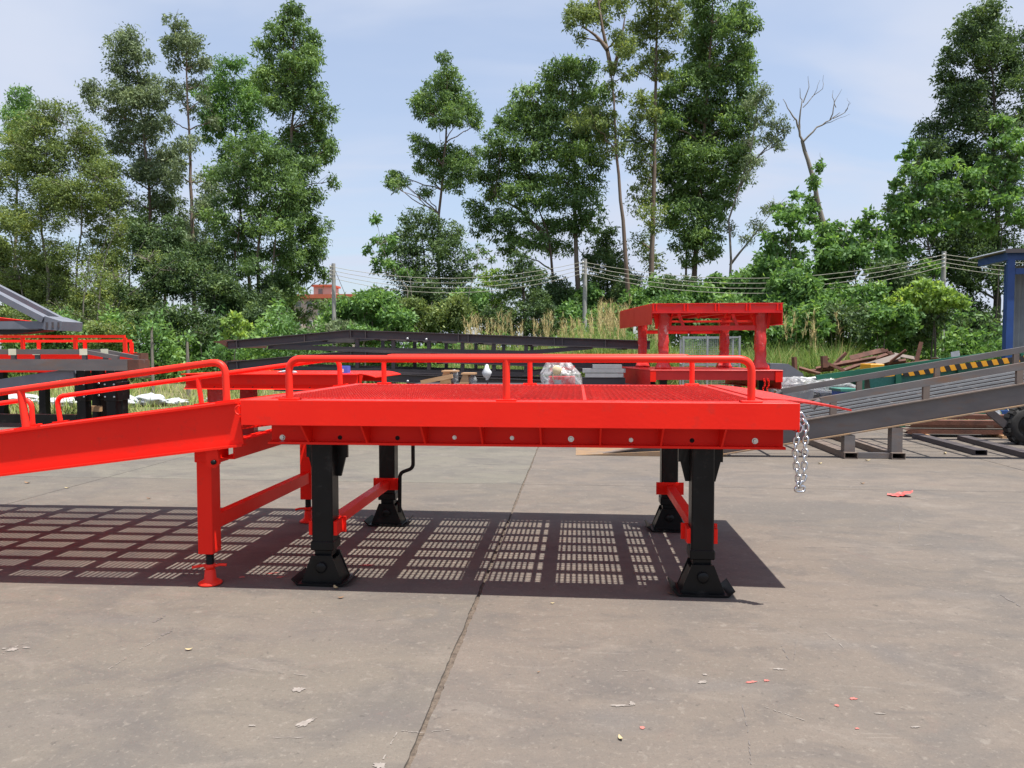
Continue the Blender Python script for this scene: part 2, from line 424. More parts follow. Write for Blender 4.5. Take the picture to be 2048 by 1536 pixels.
def concrete_mat():
    m, n, l, out = new_mat('yard_concrete')
    b = n.new('ShaderNodeBsdfPrincipled'); l.new(b.outputs[0], out.inputs['Surface'])
    tc = n.new('ShaderNodeTexCoord')
    oi = n.new('ShaderNodeObjectInfo')
    def noise(scale, detail, stretch=(1, 1, 1), rough=0.6, dist=0.0, rot=0.0):
        mp = n.new('ShaderNodeMapping'); mp.inputs['Scale'].default_value = stretch; mp.inputs['Rotation'].default_value = (0, 0, rot)
        l.new(tc.outputs['Object'], mp.inputs['Vector'])
        t = n.new('ShaderNodeTexNoise'); t.inputs['Scale'].default_value = scale; t.inputs['Detail'].default_value = detail
        t.inputs['Roughness'].default_value = rough; t.inputs['Distortion'].default_value = dist
        l.new(mp.outputs[0], t.inputs['Vector'])
        return t.outputs['Fac']
    def rng(src, a, c, t0=0.0, t1=1.0):
        r = n.new('ShaderNodeMapRange'); r.inputs['From Min'].default_value = a; r.inputs['From Max'].default_value = c
        r.inputs['To Min'].default_value = t0; r.inputs['To Max'].default_value = t1
        l.new(src, r.inputs['Value']); return r.outputs[0]
    def mix(fac, a, c, mode='MIX'):
        x = n.new('ShaderNodeMix'); x.data_type = 'RGBA'; x.blend_type = mode
        l.new(fac, x.inputs['Factor'])
        for s, v in (('A', a), ('B', c)):
            if isinstance(v, tuple): x.inputs[s].default_value = (*v, 1)
            else: l.new(v, x.inputs[s])
        return x.outputs['Result']
    col = mix(rng(noise(0.75, 5, (0.6, 1.2, 1)), 0.32, 0.68), (0.176, 0.146, 0.123), (0.144, 0.123, 0.104))
    x = n.new('ShaderNodeMix'); x.data_type = 'RGBA'; x.blend_type = 'MULTIPLY'; x.inputs['Factor'].default_value = 1.0
    l.new(col, x.inputs['A']); l.new(oi.outputs['Color'], x.inputs['B']); col = x.outputs['Result']
    # grey tyre-dust smears, longer along the yard
    col = mix(rng(noise(1.3, 8, (0.85, 1.1, 1), 0.62, 0.8), 0.46, 0.66, 0, 0.62), col, (0.096, 0.091, 0.089))
    col = mix(rng(noise(3.4, 7, (0.75, 1.3, 1), 0.65, 0.7, 0.12), 0.50, 0.70, 0, 0.62), col, (0.088, 0.081, 0.079))
    col = mix(rng(noise(3.2, 7, (0.7, 1.3, 1), 0.65, 0.8, -0.15), 0.54, 0.72, 0, 0.50), col, (0.234, 0.203, 0.175))
    # old oil patch, ring left by a drum, and a few drip blooms
    nd = n.new('ShaderNodeTexNoise'); nd.inputs['Scale'].default_value = 3.0; nd.inputs['Detail'].default_value = 5
    l.new(tc.outputs['Object'], nd.inputs['Vector'])
    def spot(cx, cy, rx, ry, inner, soft, strength, colour, warp=0.35):
        nonlocal col
        ad = n.new('ShaderNodeVectorMath'); ad.operation = 'MULTIPLY_ADD'
        ad.inputs[1].default_value = (warp * rx, warp * rx, 0); l.new(nd.outputs['Color'], ad.inputs[0]); l.new(tc.outputs['Object'], ad.inputs[2])
        mp = n.new('ShaderNodeMapping'); mp.inputs['Location'].default_value = (-(cx + warp * rx * .5) / rx, -(cy + warp * rx * .5) / ry, 0); mp.inputs['Scale'].default_value = (1 / rx, 1 / ry, 0)
        l.new(ad.outputs[0], mp.inputs['Vector'])
        ln = n.new('ShaderNodeVectorMath'); ln.operation = 'LENGTH'; l.new(mp.outputs[0], ln.inputs[0])
        f = rng(ln.outputs['Value'], 1.0 - soft, 1.0, strength, 0.0)
        if inner > 0:
            g_ = rng(ln.outputs['Value'], inner - 0.12, inner + 0.02, 0.0, 1.0)
            mu_ = n.new('ShaderNodeMath'); mu_.operation = 'MULTIPLY'; l.new(f, mu_.inputs[0]); l.new(g_, mu_.inputs[1]); f = mu_.outputs[0]
        col = mix(f, col, colour)
    def G(px, py):
        p_ = gr(px, py); return p_.x, p_.y
    spot(*G(1640, 1020), 1.15, 0.40, 0, 0.25, 0.62, (0.106, 0.097, 0.090))
    spot(*G(842, 1226), 0.19, 0.17, 0.55, 0.35, 0.45, (0.115, 0.109, 0.105), 0.12)
    spot(*G(172, 1182), 0.16, 0.13, 0.6, 0.35, 0.4, (0.121, 0.114, 0.107), 0.12)
    spot(*G(640, 1260), 0.55, 0.28, 0, 0.7, 0.45, (0.136, 0.121, 0.112))
    spot(*G(770, 1440), 0.22, 0.12, 0, 0.8, 0.5, (0.121, 0.109, 0.103))
    spot(*G(1430, 1370), 0.35, 0.10, 0, 0.8, 0.45, (0.121, 0.114, 0.112))
    spot(*G(1690, 1290), 0.30, 0.10, 0, 0.8, 0.45, (0.121, 0.114, 0.112))
    spot(*G(1790, 1310), 0.12, 0.16, 0, 0.8, 0.5, (0.111, 0.104, 0.103))
    spot(*G(1230, 1440), 0.25, 0.12, 0, 0.8, 0.4, (0.126, 0.121, 0.120))
    spot(*G(250, 1240), 0.45, 0.14, 0, 0.8, 0.4, (0.130, 0.124, 0.120))
    spot(*G(1690, 1140), 0.12, 0.20, 0, 0.7, 0.5, (0.111, 0.104, 0.103))
    spot(*G(1600, 1165), 0.45, 0.07, 0, 0.8, 0.4, (0.121, 0.111, 0.107))
    spot(*G(1900, 1190), 0.4, 0.12, 0, 0.8, 0.4, (0.121, 0.114, 0.112))
    spot(*G(1360, 960), 0.9, 0.22, 0, 0.8, 0.45, (0.141, 0.130, 0.125))
    spot(*G(60, 1440), 0.4, 0.25, 0, 0.8, 0.35, (0.136, 0.121, 0.112))
    # pale rubbed spots, dark freckles, faint pink overspray
    col = mix(rng(noise(14, 4, (1, 1, 1), 0.55), 0.62, 0.72, 0, 0.55), col, (0.247, 0.220, 0.191))
    col = mix(rng(noise(24, 4, (1, 1, 1), 0.6), 0.62, 0.73, 0, 0.7), col, (0.064, 0.057, 0.053))
    col = mix(rng(noise(2.1, 6, (1, 1, 1), 0.6, 1.5), 0.62, 0.78, 0, 0.32), col, (0.212, 0.121, 0.103))
    col = mix(rng(noise(160, 3), 0.3, 0.7, 0.0, 0.42), col, (0.099, 0.086, 0.075))
    col = mix(rng(noise(55, 5, (1, 1, 1), 0.75), 0.52, 0.70, 0.0, 0.55), col, (0.095, 0.083, 0.072))
    col = mix(rng(noise(38, 5, (1, 1, 1), 0.75), 0.56, 0.72, 0.0, 0.5), col, (0.272, 0.239, 0.202))
    # pale drag scratches: thin ridges of stretched noise
    for sc, rot, wd in ((2.4, 0.10, 0.006), (2.0, -0.35, 0.004)):
        s = noise(sc, 1, (0.05, 1.6, 1), 0.3, 0.0, rot)
        sb = n.new('ShaderNodeMath'); sb.operation = 'SUBTRACT'; sb.inputs[1].default_value = 0.5; l.new(s, sb.inputs[0])
        ab = n.new('ShaderNodeMath'); ab.operation = 'ABSOLUTE'; l.new(sb.outputs[0], ab.inputs[0])
        line = rng(ab.outputs[0], 0.0, wd, 1.0, 0.0)
        gate = rng(noise(2.3, 6, (1, 1, 1), 0.65), 0.56, 0.68, 0, 0.5)
        mu = n.new('ShaderNodeMath'); mu.operation = 'MULTIPLY'; l.new(line, mu.inputs[0]); l.new(gate, mu.inputs[1])
        col = mix(mu.outputs[0], col, (0.259, 0.229, 0.199))
    l.new(col, b.inputs['Base Color'])
    b.inputs['Specular IOR Level'].default_value = 0.25
    l.new(rng(noise(3, 5), 0.3, 0.7, 0.7, 0.92), b.inputs['Roughness'])
    bp = n.new('ShaderNodeBump'); bp.inputs['Strength'].default_value = 0.25; bp.inputs['Distance'].default_value = 0.004
    l.new(noise(70, 6), bp.inputs['Height']); l.new(bp.outputs[0], b.inputs['Normal'])
    return m
M['concrete'] = concrete_mat()
M['earth'] = surf('grassy_earth', (0.085, 0.10, 0.036), (0.15, 0.125, 0.07), 0.95, nscale=1.5, bump=0.4, bscale=8, stain=(0.20, 0.16, 0.10), stain_at=(0.55, 0.72), stain_scale=0.6)
# ------------------------------------------------------------------ ground
g = MB(); g.box(-900, 900, -200, 1500, -0.60, -0.05)
g.build('ground', M['earth'], kind='structure')
yard = MB(); yard.box(-40, 45, -16, 14.6, -0.30, -0.012)
yard = yard.build('concrete_yard', M['gravel'], kind='structure')

rg = np.random.default_rng(3)
def wob(n, amp, seed):
    r = np.random.default_rng(seed)
    a = r.normal(0, 1, n); b = np.convolve(r.normal(0, 1, n + 40), np.ones(9) / 9, 'same')[20:20 + n]
    c = np.convolve(r.normal(0, 1, n + 200), np.ones(61) / 61, 'same')[100:100 + n]
    return amp * (0.35 * a + 1.6 * b + 3.5 * c)
JX = [(-40, 0, 0), (-9.8, 0.003, 0.001), (-5.21, 0.005, 0.0012), (-0.56, 0.0115, 0.0042), (5.24, 0.005, 0.0015), (10.2, 0.003, 0.001), (45, 0, 0)]
JY = [(-16, 0), (-8, 0.003), (-0.4, 0.003), (7.74, 0.0035), (14.6, 0)]
tints = {}
for i in range(len(JX) - 1):
    for j in range(len(JY) - 1):
        (xa, ga, wa), (xb, gb, wb) = JX[i], JX[i + 1]
        (ya, ha), (yb, hb) = JY[j], JY[j + 1]
        n = max(2, int((yb - ya) / 0.035)) if (abs(xa) < 6 or abs(xb) < 6) else 12
        ys = np.linspace(ya + ha, yb - hb, n)
        wl_ = wob(n, wa, 100 + i * 10 + j * 2) if wa else np.zeros(n)
        wr_ = wob(n, wb, 101 + i * 10 + j * 2) if wb else np.zeros(n)
        L = [(xa + ga + max(-ga * 0.7, w), y) for w, y in zip(wl_, ys)]
        R = [(xb - gb + min(gb * 0.7, w), y) for w, y in zip(wr_, ys)]
        m_ = MB()
        vs = [(p[0], p[1], 0.0) for p in L] + [(p[0], p[1], 0.0) for p in R]
        vs += [(p[0], p[1], -0.03) for p in L] + [(p[0], p[1], -0.03) for p in R]
        fs = []
        for k in range(n - 1):
            fs.append((k, n + k, n + k + 1, k + 1))
            fs.append((k, k + 1, 2 * n + k + 1, 2 * n + k))
            fs.append((n + k + 1, n + k, 3 * n + k, 3 * n + k + 1))
        fs.append((n, 0, 2 * n, 3 * n)); fs.append((n - 1, 2 * n - 1, 4 * n - 1, 3 * n - 1))
        m_.add(vs, fs)
        o = m_.build('slab', M['concrete'], yard)
        left_far = (i <= 2 and j >= 2)
        t = {(2, 2): (0.99, 1.03, 1.02), (2, 3): (1.02, 1.14, 1.12), (1, 2): (0.98, 1.04, 1.03), (1, 3): (1.02, 1.14, 1.12)}.get((i, j), (1, 1, 1))
        f = 0.97 + 0.06 * random.random()
        o.color = (t[0] * f, t[1] * f, t[2] * f, 1)

# scuffs, paint drips and scratches lying on the slabs
def blob(px, py, w, h, mat, name, rot=0.0, n=26, z=0.003, seed=0):
    c = gr(px, py)
    r = random.Random(seed + int(px * 7 + py))
    vs = []
    for k in range(n):
        t = 2 * math.pi * k / n
        q = 0.5 + 0.6 * r.random()
        x, y = math.cos(t) * w / 2 * q, math.sin(t) * h / 2 * q
        vs.append((c.x + x * math.cos(rot) - y * math.sin(rot), c.y + x * math.sin(rot) + y * math.cos(rot), z))
    return MB().add(vs, [tuple(range(n))]).build(name, mat, yard)
def scratch(pts, w, mat, name):
    m_ = MB(); P = [gr(*p) for p in pts]
    Q = []
    for a, b in zip(P[:-1], P[1:]):
        for k in range(14): Q.append(a.lerp(b, k / 14))
    Q.append(P[-1])
    r = random.Random(int(pts[0][0]))
    vs = []
    for k, p in enumerate(Q):
        d = (Q[min(k + 1, len(Q) - 1)] - Q[max(k - 1, 0)]).normalized()
        nrm = Vector((-d.y, d.x, 0)) * (w * (0.15 + r.random() * 0.8) / 2)
        j = Vector((r.uniform(-1, 1), r.uniform(-1, 1), 0)) * w * 0.35
        a, b = p + nrm + j, p - nrm + j
        vs += [(a.x, a.y, 0.0022), (b.x, b.y, 0.0022)]
    m_.add(vs, [(2 * k, 2 * k + 1, 2 * k + 3, 2 * k + 2) for k in range(len(Q) - 1) if r.random() < 0.62])
    return m_.build(name, mat, yard)
for px, py, w, h, rot in [(596, 1380, .065, .05, .2), (612, 1446, .04, .10, -.5), (504, 1452, .035, .014, 0), (760, 1532, .05, .05, 0), (25, 1300, .06, .05, .3), (52, 1296, .05, .018, 0),
                          (1240, 1412, .10, .02, .1), (1265, 1408, .028, .035, .1), (1558, 1339, .07, .02, 0), (1405, 1365, .05, .03, .4), (1940, 955, .14, .03, 0), (1410, 1350, .03, .02, 0), (1760, 1428, .05, .01, 0), (1830, 1455, .05, .012, .2), (8, 1298, .03, .02, 0)]:
    blob(px, py, w, h, M['mark_white'], 'paint_mark', rot)
for px, py, w, h in [(1501, 1365, .07, .02), (1706, 1398, .035, .025), (1673, 1412, .022, .02), (1285, 1457, .025, .025), (560, 1155, .05, .05), (545, 1147, .08, .03), (1714, 1458, .02, .014), (733, 1131, .10, .05), (484, 1155, .05, .04), (1533, 1362, .03, .02)]:
    blob(px, py, w, h, M['mark_red'], 'paint_spot', 0.3)
for pts, w in [([(500, 1338), (612, 1352)], .005), ([(760, 1530), (795, 1462), (840, 1466), (905, 1460)], .007), ([(545, 1476), (690, 1476)], .005), ([(1580, 1095), (1780, 1095), (1900, 1088)], .012), ([(1650, 1265), (1695, 1302)], .007),
               ([(1530, 1415), (1610, 1442)], .007), ([(1475, 1255), (1515, 1254)], .004), ([(1475, 1267), (1520, 1268)], .004), 
               ([(1235, 1343), (1290, 1341)], .006), ([(330, 1270), (285, 1296), (215, 1340)], .006), ([(0, 1310), (40, 1290), (65, 1285)], .008), ([(1400, 935), (1460, 938)], .02), ([(1020, 938), (1120, 941)], .025), ([(1790, 990), (1860, 1000)], .02)]:
    scratch(pts, w, M['mark_white'], 'scratch')
for pts, w in [([(1800, 1005), (1822, 1018), (1800, 1050), (1798, 1085)], .008), ([(1485, 1410), (1497, 1470), (1502, 1530)], .006), ([(1563, 1292), (1577, 1320)], .006), ([(1592, 1285), (1588, 1320)], .005), ([(310, 1244), (330, 1230)], .03), ([(325, 1270), (345, 1262)], .02), ([(2000, 1190), (2046, 1216)], .012)]:
    scratch(pts, w, M['mark_dark'], 'scuff_mark')

# ------------------------------------------------------------------ red level platform
DY0, DY1, DZ = 4.02, 6.20, 1.126           # near edge, far edge, deck height
DX0, DX1 = -1.892, 1.176
plat = empty('dock_platform', (-0.36, 5.11, 0), 'bright red level platform with mesh deck and tube rails on four black legs', 'platform')
ZF = 0.984                                   # underside of the fascia
for ya, yb in ((DY0, DY0 + 0.008), (DY1 - 0.008, DY1)):
    MB().cbox(DX0, DX1, ya, yb, ZF, DZ, 0.002).build('fascia', M['red'], plat)
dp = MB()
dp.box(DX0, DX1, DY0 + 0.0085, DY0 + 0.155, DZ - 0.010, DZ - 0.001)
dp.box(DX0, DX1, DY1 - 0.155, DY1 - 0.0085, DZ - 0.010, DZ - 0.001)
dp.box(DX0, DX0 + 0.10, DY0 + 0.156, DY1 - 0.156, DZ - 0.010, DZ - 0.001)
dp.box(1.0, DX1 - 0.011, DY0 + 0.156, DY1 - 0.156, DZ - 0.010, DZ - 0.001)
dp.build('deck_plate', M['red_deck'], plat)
# side beams set back under the fascia
BZ0, BZ1 = 0.862, DZ - 0.0105
for yc in (DY0 + 0.190, DY1 - 0.190):
    MB().ibeam((DX0 + 0.10, yc, (BZ0 + BZ1) / 2), (DX1 - 0.035, yc, (BZ0 + BZ1) / 2), BZ1 - BZ0, 0.125, 0.013, 0.010).build('side_beam', M['red'], plat)
# ribs between fascia and near/far beam
rib_x = [at(p, 870, DY0 + 0.06).x for p in (608, 727, 845, 962, 1081, 1201, 1325, 1449)]
for sgn, yo, yw in ((1, DY0 + 0.0085, DY0 + 0.184), (-1, DY1 - 0.0085, DY1 - 0.184)):
    me = None
    for x in rib_x:
        if me is None:
            me = MB().prism([(yo, ZF + 0.002), (yw, ZF + 0.002), (yw, BZ0 + 0.0135), (DY0 + 0.128 if sgn > 0 else DY1 - 0.128, BZ0 + 0.0135)], 'x', -0.005, 0.005).mesh('rib', M['red'])
        obj_from(me, 'rib', plat, (x, 0, 0))
yweb = DY0 + 0.1845
bolt = MB(); bolt.lathe([(0.0115, -0.011), (0.0115, -0.001), (0.0, -0.001)], (0, 0, 0), 6, (0, 1, 0)); bolt.lathe([(0.0001, -0.0112), (0.0115, -0.011)], (0, 0, 0), 6, (0, 1, 0)); bolt.lathe([(0.017, -0.002), (0.017, 0.0)], (0, 0, 0), 14, (0, 1, 0)); bolt.lathe([(0.0116, -0.002), (0.017, -0.002)], (0, 0, 0), 14, (0, 1, 0))
bolt_me = bolt.mesh('bolt', M['zinc'])
hole = MB(); hole.lathe([(0.0001, -0.0012), (0.010, -0.0012)], (0, 0, 0), 14, (0, 1, 0)); hole.lathe([(0.010, -0.002), (0.0125, -0.002), (0.0135, 0.0)], (0, 0, 0), 14, (0, 1, 0))
hole_me = hole.mesh('bolt_hole', M['hole'])
for px, py, kd in [(565, 875, 'b'), (680, 875, 'h'), (795, 876, 'h'), (909, 875, 'b'), (1024, 876, 'b'), (1142, 878, 'b'), (1262, 880, 'b'), (1384, 881, 'h'), (1510, 882, 'b')]:
    p = at(px, py, yweb)
    o = obj_from(bolt_me if kd == 'b' else hole_me, 'bolt' if kd == 'b' else 'bolt_hole', plat, (p.x, yweb, p.z))
    if px in (909, 1024, 1262): o.scale = (0.72, 0.72, 0.72)
# end plates
MB().box(DX1 - 0.010, DX1, DY0 + 0.009, DY1 - 0.009, ZF - 0.012, DZ - 0.002).build('end_plate', M['red'], plat)
MB().box(DX0, DX0 + 0.010, DY0 + 0.009, DY1 - 0.009, ZF, DZ - 0.0105).build('end_plate', M['red'], plat)
# support grid under the mesh: joists across, stringers along
jz1 = DZ - 0.0365
for x, hw in ((-1.83, .028), (-1.369, .028), (-0.871, .028), (-0.373, .028), (0.125, .028), (0.623, .028), (0.826, .010), (0.890, .022), (1.08, .05)):
    MB().box(x - hw, x + hw, DY0 + 0.26, DY1 - 0.26, jz1 - 0.10, jz1 - 0.0005).build('joist', M['red'], plat)
st_me = MB().box(DX0 + 0.10, 1.0, -0.032, 0.032, jz1 - 0.055, jz1).mesh('stringer', M['red'])
for k in range(7):
    obj_from(st_me, 'stringer', plat, (0, DY0 + 0.275 + 0.118 + 0.228 * k + 0.09, 0.0006))
# mesh deck: bearing bars across the platform, thin rods along it
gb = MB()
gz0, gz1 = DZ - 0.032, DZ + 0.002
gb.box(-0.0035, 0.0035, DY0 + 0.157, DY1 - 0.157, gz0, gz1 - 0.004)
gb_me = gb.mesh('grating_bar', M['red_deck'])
x = DX0 + 0.118
while x < 0.99:
    if abs(x - 0.045) > 0.02: obj_from(gb_me, 'grating_bar', plat, (x, 0, 0))
    x += 0.036
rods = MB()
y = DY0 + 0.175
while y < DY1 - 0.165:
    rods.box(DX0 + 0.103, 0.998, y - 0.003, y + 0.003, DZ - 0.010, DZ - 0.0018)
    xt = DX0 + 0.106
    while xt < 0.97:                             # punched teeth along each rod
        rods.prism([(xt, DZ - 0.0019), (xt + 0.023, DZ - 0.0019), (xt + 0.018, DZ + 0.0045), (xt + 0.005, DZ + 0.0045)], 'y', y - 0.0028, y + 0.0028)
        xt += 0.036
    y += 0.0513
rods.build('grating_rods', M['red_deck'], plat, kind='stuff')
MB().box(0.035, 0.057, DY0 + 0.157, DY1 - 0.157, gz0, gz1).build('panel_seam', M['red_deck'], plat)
# lip plate on the right end, bowed downwards
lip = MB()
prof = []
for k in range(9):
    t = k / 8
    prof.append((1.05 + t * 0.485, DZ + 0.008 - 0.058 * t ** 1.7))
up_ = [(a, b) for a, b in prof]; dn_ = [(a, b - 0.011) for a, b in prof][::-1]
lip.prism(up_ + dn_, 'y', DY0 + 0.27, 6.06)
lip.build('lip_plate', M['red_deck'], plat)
# tube rails
RZ = 1.359
for yr in (DY0 + 0.05, DY1 - 0.06):
    r_ = MB().tube(bend_path([(-1.627, yr, DZ + 0.012), (-1.627, yr, RZ), (0.934, yr, RZ), (0.934, yr, DZ + 0.012)], 0.075, 8), 0.0205, 14).build('rail', M['red_rail'], plat)
    MB().tube([(-0.389, yr, DZ + 0.012), (-0.389, yr, RZ - 0.004)], 0.0205, 14).build('rail_post', M['red_rail'], r_)
    for x in (-1.627, -0.389, 0.934):
        MB().cbox(x - 0.055, x + 0.055, yr - 0.028, yr + 0.045, DZ - 0.0005, DZ + 0.011, 0.002).build('base_flange', M['red'], r_)
# black legs
def black_leg(x, yc, side):
    lg = MB()
    lg.cbox(x - 0.064, x + 0.064, yc - 0.064, yc + 0.064, 0.235, 0.861, 0.008)
    lg = lg.build('leg', M['black'], plat)
    sl = MB(); sl.cbox(x - 0.071, x + 0.071, yc - 0.071, yc + 0.071, 0.205, 0.262, 0.006); sl.cbox(x - 0.052, x + 0.052, yc - 0.052, yc + 0.052, 0.165, 0.206, 0.004)
    sl.build('sleeve', M['black'], lg)
    for s in (-1, 1):
        br = MB()
        xs = sorted((x + s * 0.0645, x + s * 0.128))
        br.box(xs[0], xs[1], yc + 0.035, yc + 0.060, 0.755, 0.861)
        q = 1 if s > 0 else -1
        br.prism([(x + q * 0.0645, 0.7545), (x + q * 0.115, 0.7545), (x + q * 0.0645 + q * 0.022, 0.64), (x + q * 0.0645, 0.64)], 'y', yc + 0.038, yc + 0.057)
        br.build('bracket', M['black'], lg)
    ft = MB()
    for yy in (yc - 0.082, yc + 0.070):
        ft.prism([(x - 0.125, 0.016), (x + 0.125, 0.016), (x + 0.062, 0.178), (x - 0.062, 0.178)], 'y', yy, yy + 0.012)
    ft.prism([(x - 0.123, 0.016), (x - 0.112, 0.016), (x - 0.056, 0.15), (x - 0.066, 0.15)], 'y', yc - 0.069, yc + 0.069)
    ft.prism([(x + 0.123, 0.016), (x + 0.112, 0.016), (x + 0.056, 0.15), (x + 0.066, 0.15)], 'y', yc - 0.069, yc + 0.069)
    ft = ft.build('foot', M['black'], lg)
    bp = MB()
    pr = [(x - 0.172, 0.048), (x - 0.135, 0.0155), (x + 0.135, 0.0155), (x + 0.172, 0.048), (x + 0.178, 0.041), (x + 0.138, 0.003), (x - 0.138, 0.003), (x - 0.178, 0.041)]
    bp.prism(pr, 'y', yc - 0.115, yc + 0.115)
    bp.build('base_plate', M['black'], lg)
    MB().lathe([(0.0001, -0.016), (0.026, -0.016), (0.032, -0.012), (0.032, 0.0)], (x, yc - 0.0825, 0.108), 20, (0, 1, 0)).build('pin', M['black'], lg)
    return lg
LX0, LX1, LY0, LY1 = -1.520, 0.722, 4.345, 5.86
for x in (LX0, LX1):
    for y in (LY0, LY1): black_leg(x, y, 0)
# red braces between each pair of legs with their clamps
for x in (LX0, LX1):
    b_ = MB(); b_.bar((x, LY0 + 0.08, 0.335), (x, LY1 - 0.08, 0.335), 0.062, 0.062); b_ = b_.build('brace', M['red'], plat)
    MB().box(x - 0.105, x + 0.105, LY1 - 0.078, LY1 - 0.066, 0.29, 0.385).build('clamp', M['red'], b_)
    c_ = MB(); c_.box(x - 0.105, x + 0.105, LY0 + 0.066, LY0 + 0.078, 0.29, 0.385)
    c_.box(x - 0.087, x - 0.0655, LY0 - 0.05, LY0 + 0.0655, 0.295, 0.380); c_.box(x + 0.0655, x + 0.087, LY0 - 0.05, LY0 + 0.0655, 0.295, 0.380)
    c_.build('clamp', M['red'], b_)
    xc = -1.369 if x < 0 else 0.868
    MB().channel((xc, DY0 + 0.26, 0.905), (xc, DY1 - 0.26, 0.905), 0.075, 0.05).build('cross_beam', M['red'], plat)
# bent pipe beside the far left leg
MB().tube(bend_path([(-1.30, 5.78, 0.93), (-1.30, 5.78, 0.47), (-1.40, 5.75, 0.435), (-1.405, 5.75, 0.12)], 0.05, 6), 0.015, 10).build('pipe', M['black'], plat)

# galvanised chain hung over the right front corner
def chain_link(L=0.042, W=0.026, r=0.0042):
    pts = []
    h = (L - W) / 2; q = W / 2 - r
    for k in range(7): t = math.pi * k / 6; pts.append((math.cos(t) * q, 0, h + math.sin(t) * q))
    for k in range(7): t = math.pi + math.pi * k / 6; pts.append((math.cos(t) * q, 0, -h + math.sin(t) * q))
    m_ = MB(); n = 6; P = [Vector(p) for p in pts]; N = len(P); vs = []
    for i in range(N):
        d = (P[(i + 1) % N] - P[i - 1]).normalized(); a = Vector((0, 1, 0)); b = d.cross(a)
        for k in range(n):
            t = 2 * math.pi * k / n; vs.append(P[i] + (a * math.cos(t) + b * math.sin(t)) * r)
    m_.add(vs, [(i * n + k, i * n + (k + 1) % n, ((i + 1) % N) * n + (k + 1) % n, ((i + 1) % N) * n + k) for i in range(N) for k in range(n)], True)
    return m_.mesh('link', M['zinc'])
link_me = chain_link()
ch = empty('chain', (1.19, DY0 - 0.02, 0.64), 'shiny doubled chain dangling from right front corner of red platform', 'chain')
YC = DY0 + 0.028
def strand(pts):
    P = [Vector(p) for p in pts]
    L = [0]
    for a, b in zip(P[:-1], P[1:]): L.append(L[-1] + (b - a).length)
    s = 0.0; k = 0
    while s < L[-1]:
        i = max(j for j in range(len(L) - 1) if L[j] <= s)
        t = (s - L[i]) / (L[i + 1] - L[i]); p = P[i].lerp(P[i + 1], t); d = (P[i + 1] - P[i]).normalized()
        q = d.to_track_quat('Z', 'Y') @ Quaternion((0, 0, 1), math.pi / 2 * (k % 2) + 0.5 + random.uniform(-.25, .25))
        o = bpy.data.objects.new('link', link_me); o.location = p; o.rotation_euler = q.to_euler(); o.scale = (1.45, 1.45, 1.2); COL.objects.link(o); adopt(o, ch)
        s += 0.034; k += 1
def cp(px, py): return at(px, py, YC)
strand([cp(1595, 822), cp(1604, 835), cp(1612, 845), cp(1611, 880), cp(1609, 925), cp(1608, 952), cp(1601, 974)])
strand([cp(1597, 846), cp(1601, 852), cp(1595, 868), cp(1590, 900), cp(1593, 935), cp(1597, 955), cp(1596, 972)])
o = bpy.data.objects.new('link', link_me); o.location = cp(1600, 978); o.rotation_euler = (0, math.pi / 2, 0.3); o.scale = (1.7, 1.7, 1.7); COL.objects.link(o); adopt(o, ch)

# ------------------------------------------------------------------ red loading ramp on the left
ramp = empty('loading_ramp', (-5.2, 5.11, 0), 'long red loading ramp sloping down to the left with tube rails', 'ramp')
SL = 0.131
RX1, RX0 = -1.915, -8.6
RY0, RY1 = DY0 + 0.02, DY1 - 0.02
def rz(x): return 1.120 + SL * (x - RX1)
BH = 0.262
for yc in (RY0 + 0.032, RY1 - 0.032):
    MB().ibeam((RX0, yc, rz(RX0) - BH / 2), (RX1, yc, rz(RX1) - BH / 2), BH, 0.064, 0.014, 0.010).build('side_beam', M['red'], ramp)
# joists, stringers and deck bars follow the slope
jm = MB().box(-0.028, 0.028, RY0 + 0.077, RY1 - 0.077, -0.16, -0.034).mesh('joist', M['red'])
x = RX1 - 0.05
while x > RX0 + 0.2:
    obj_from(jm, 'joist', ramp, (x, 0, rz(x))); x -= 0.47
sm_ = MB(); sm_.bar((RX0 + 0.1, 0, rz(RX0 + 0.1) - 0.065), (RX1 - 0.02, 0, rz(RX1 - 0.02) - 0.065), 0.075, 0.05)
sm_ = sm_.mesh('stringer', M['red'])
for k in range(8): obj_from(sm_, 'stringer', ramp, (0, RY0 + 0.27 + 0.228 * k, 0))
rb = MB().box(-0.0055, 0.0055, RY0 + 0.077, RY1 - 0.077, -0.030, -0.004).mesh('grating_bar', M['red'])
x = RX1 - 0.03
while x > RX0 + 0.1:
    obj_from(rb, 'grating_bar', ramp, (x, 0, rz(x))); x -= 0.0375
# rails in two lengths on each side
for yr in (RY0 + 0.045, RY1 - 0.045):
    for xa, xb in ((-4.54, -2.005), (-7.4, -4.80)):
        pa, pb = Vector((xa, yr, rz(xa) + 0.012)), Vector((xb, yr, rz(xb) + 0.012))
        nrm = Vector((-SL, 0, 1)).normalized() * 0.215
        nb = Vector((-0.03, 0, 1)).normalized() * 0.225
        r_ = MB().tube(bend_path([pa, pa + nrm, pb + nb, pb], 0.075, 8), 0.0205, 14).build('rail', M['red_rail'], ramp)
        pm = (pa + pb) / 2 + Vector((0.035, 0, 0))
        MB().tube([pm, pm + nrm * 1.02], 0.0205, 14).build('rail_post', M['red_rail'], r_)
        for p in (pa, pm, pb):
            MB().bar(p + Vector((-0.055, 0.008, -0.055 * SL - 0.006)), p + Vector((0.055, 0.008, 0.055 * SL - 0.006)), 0.075, 0.012).build('base_flange', M['red'], r_)
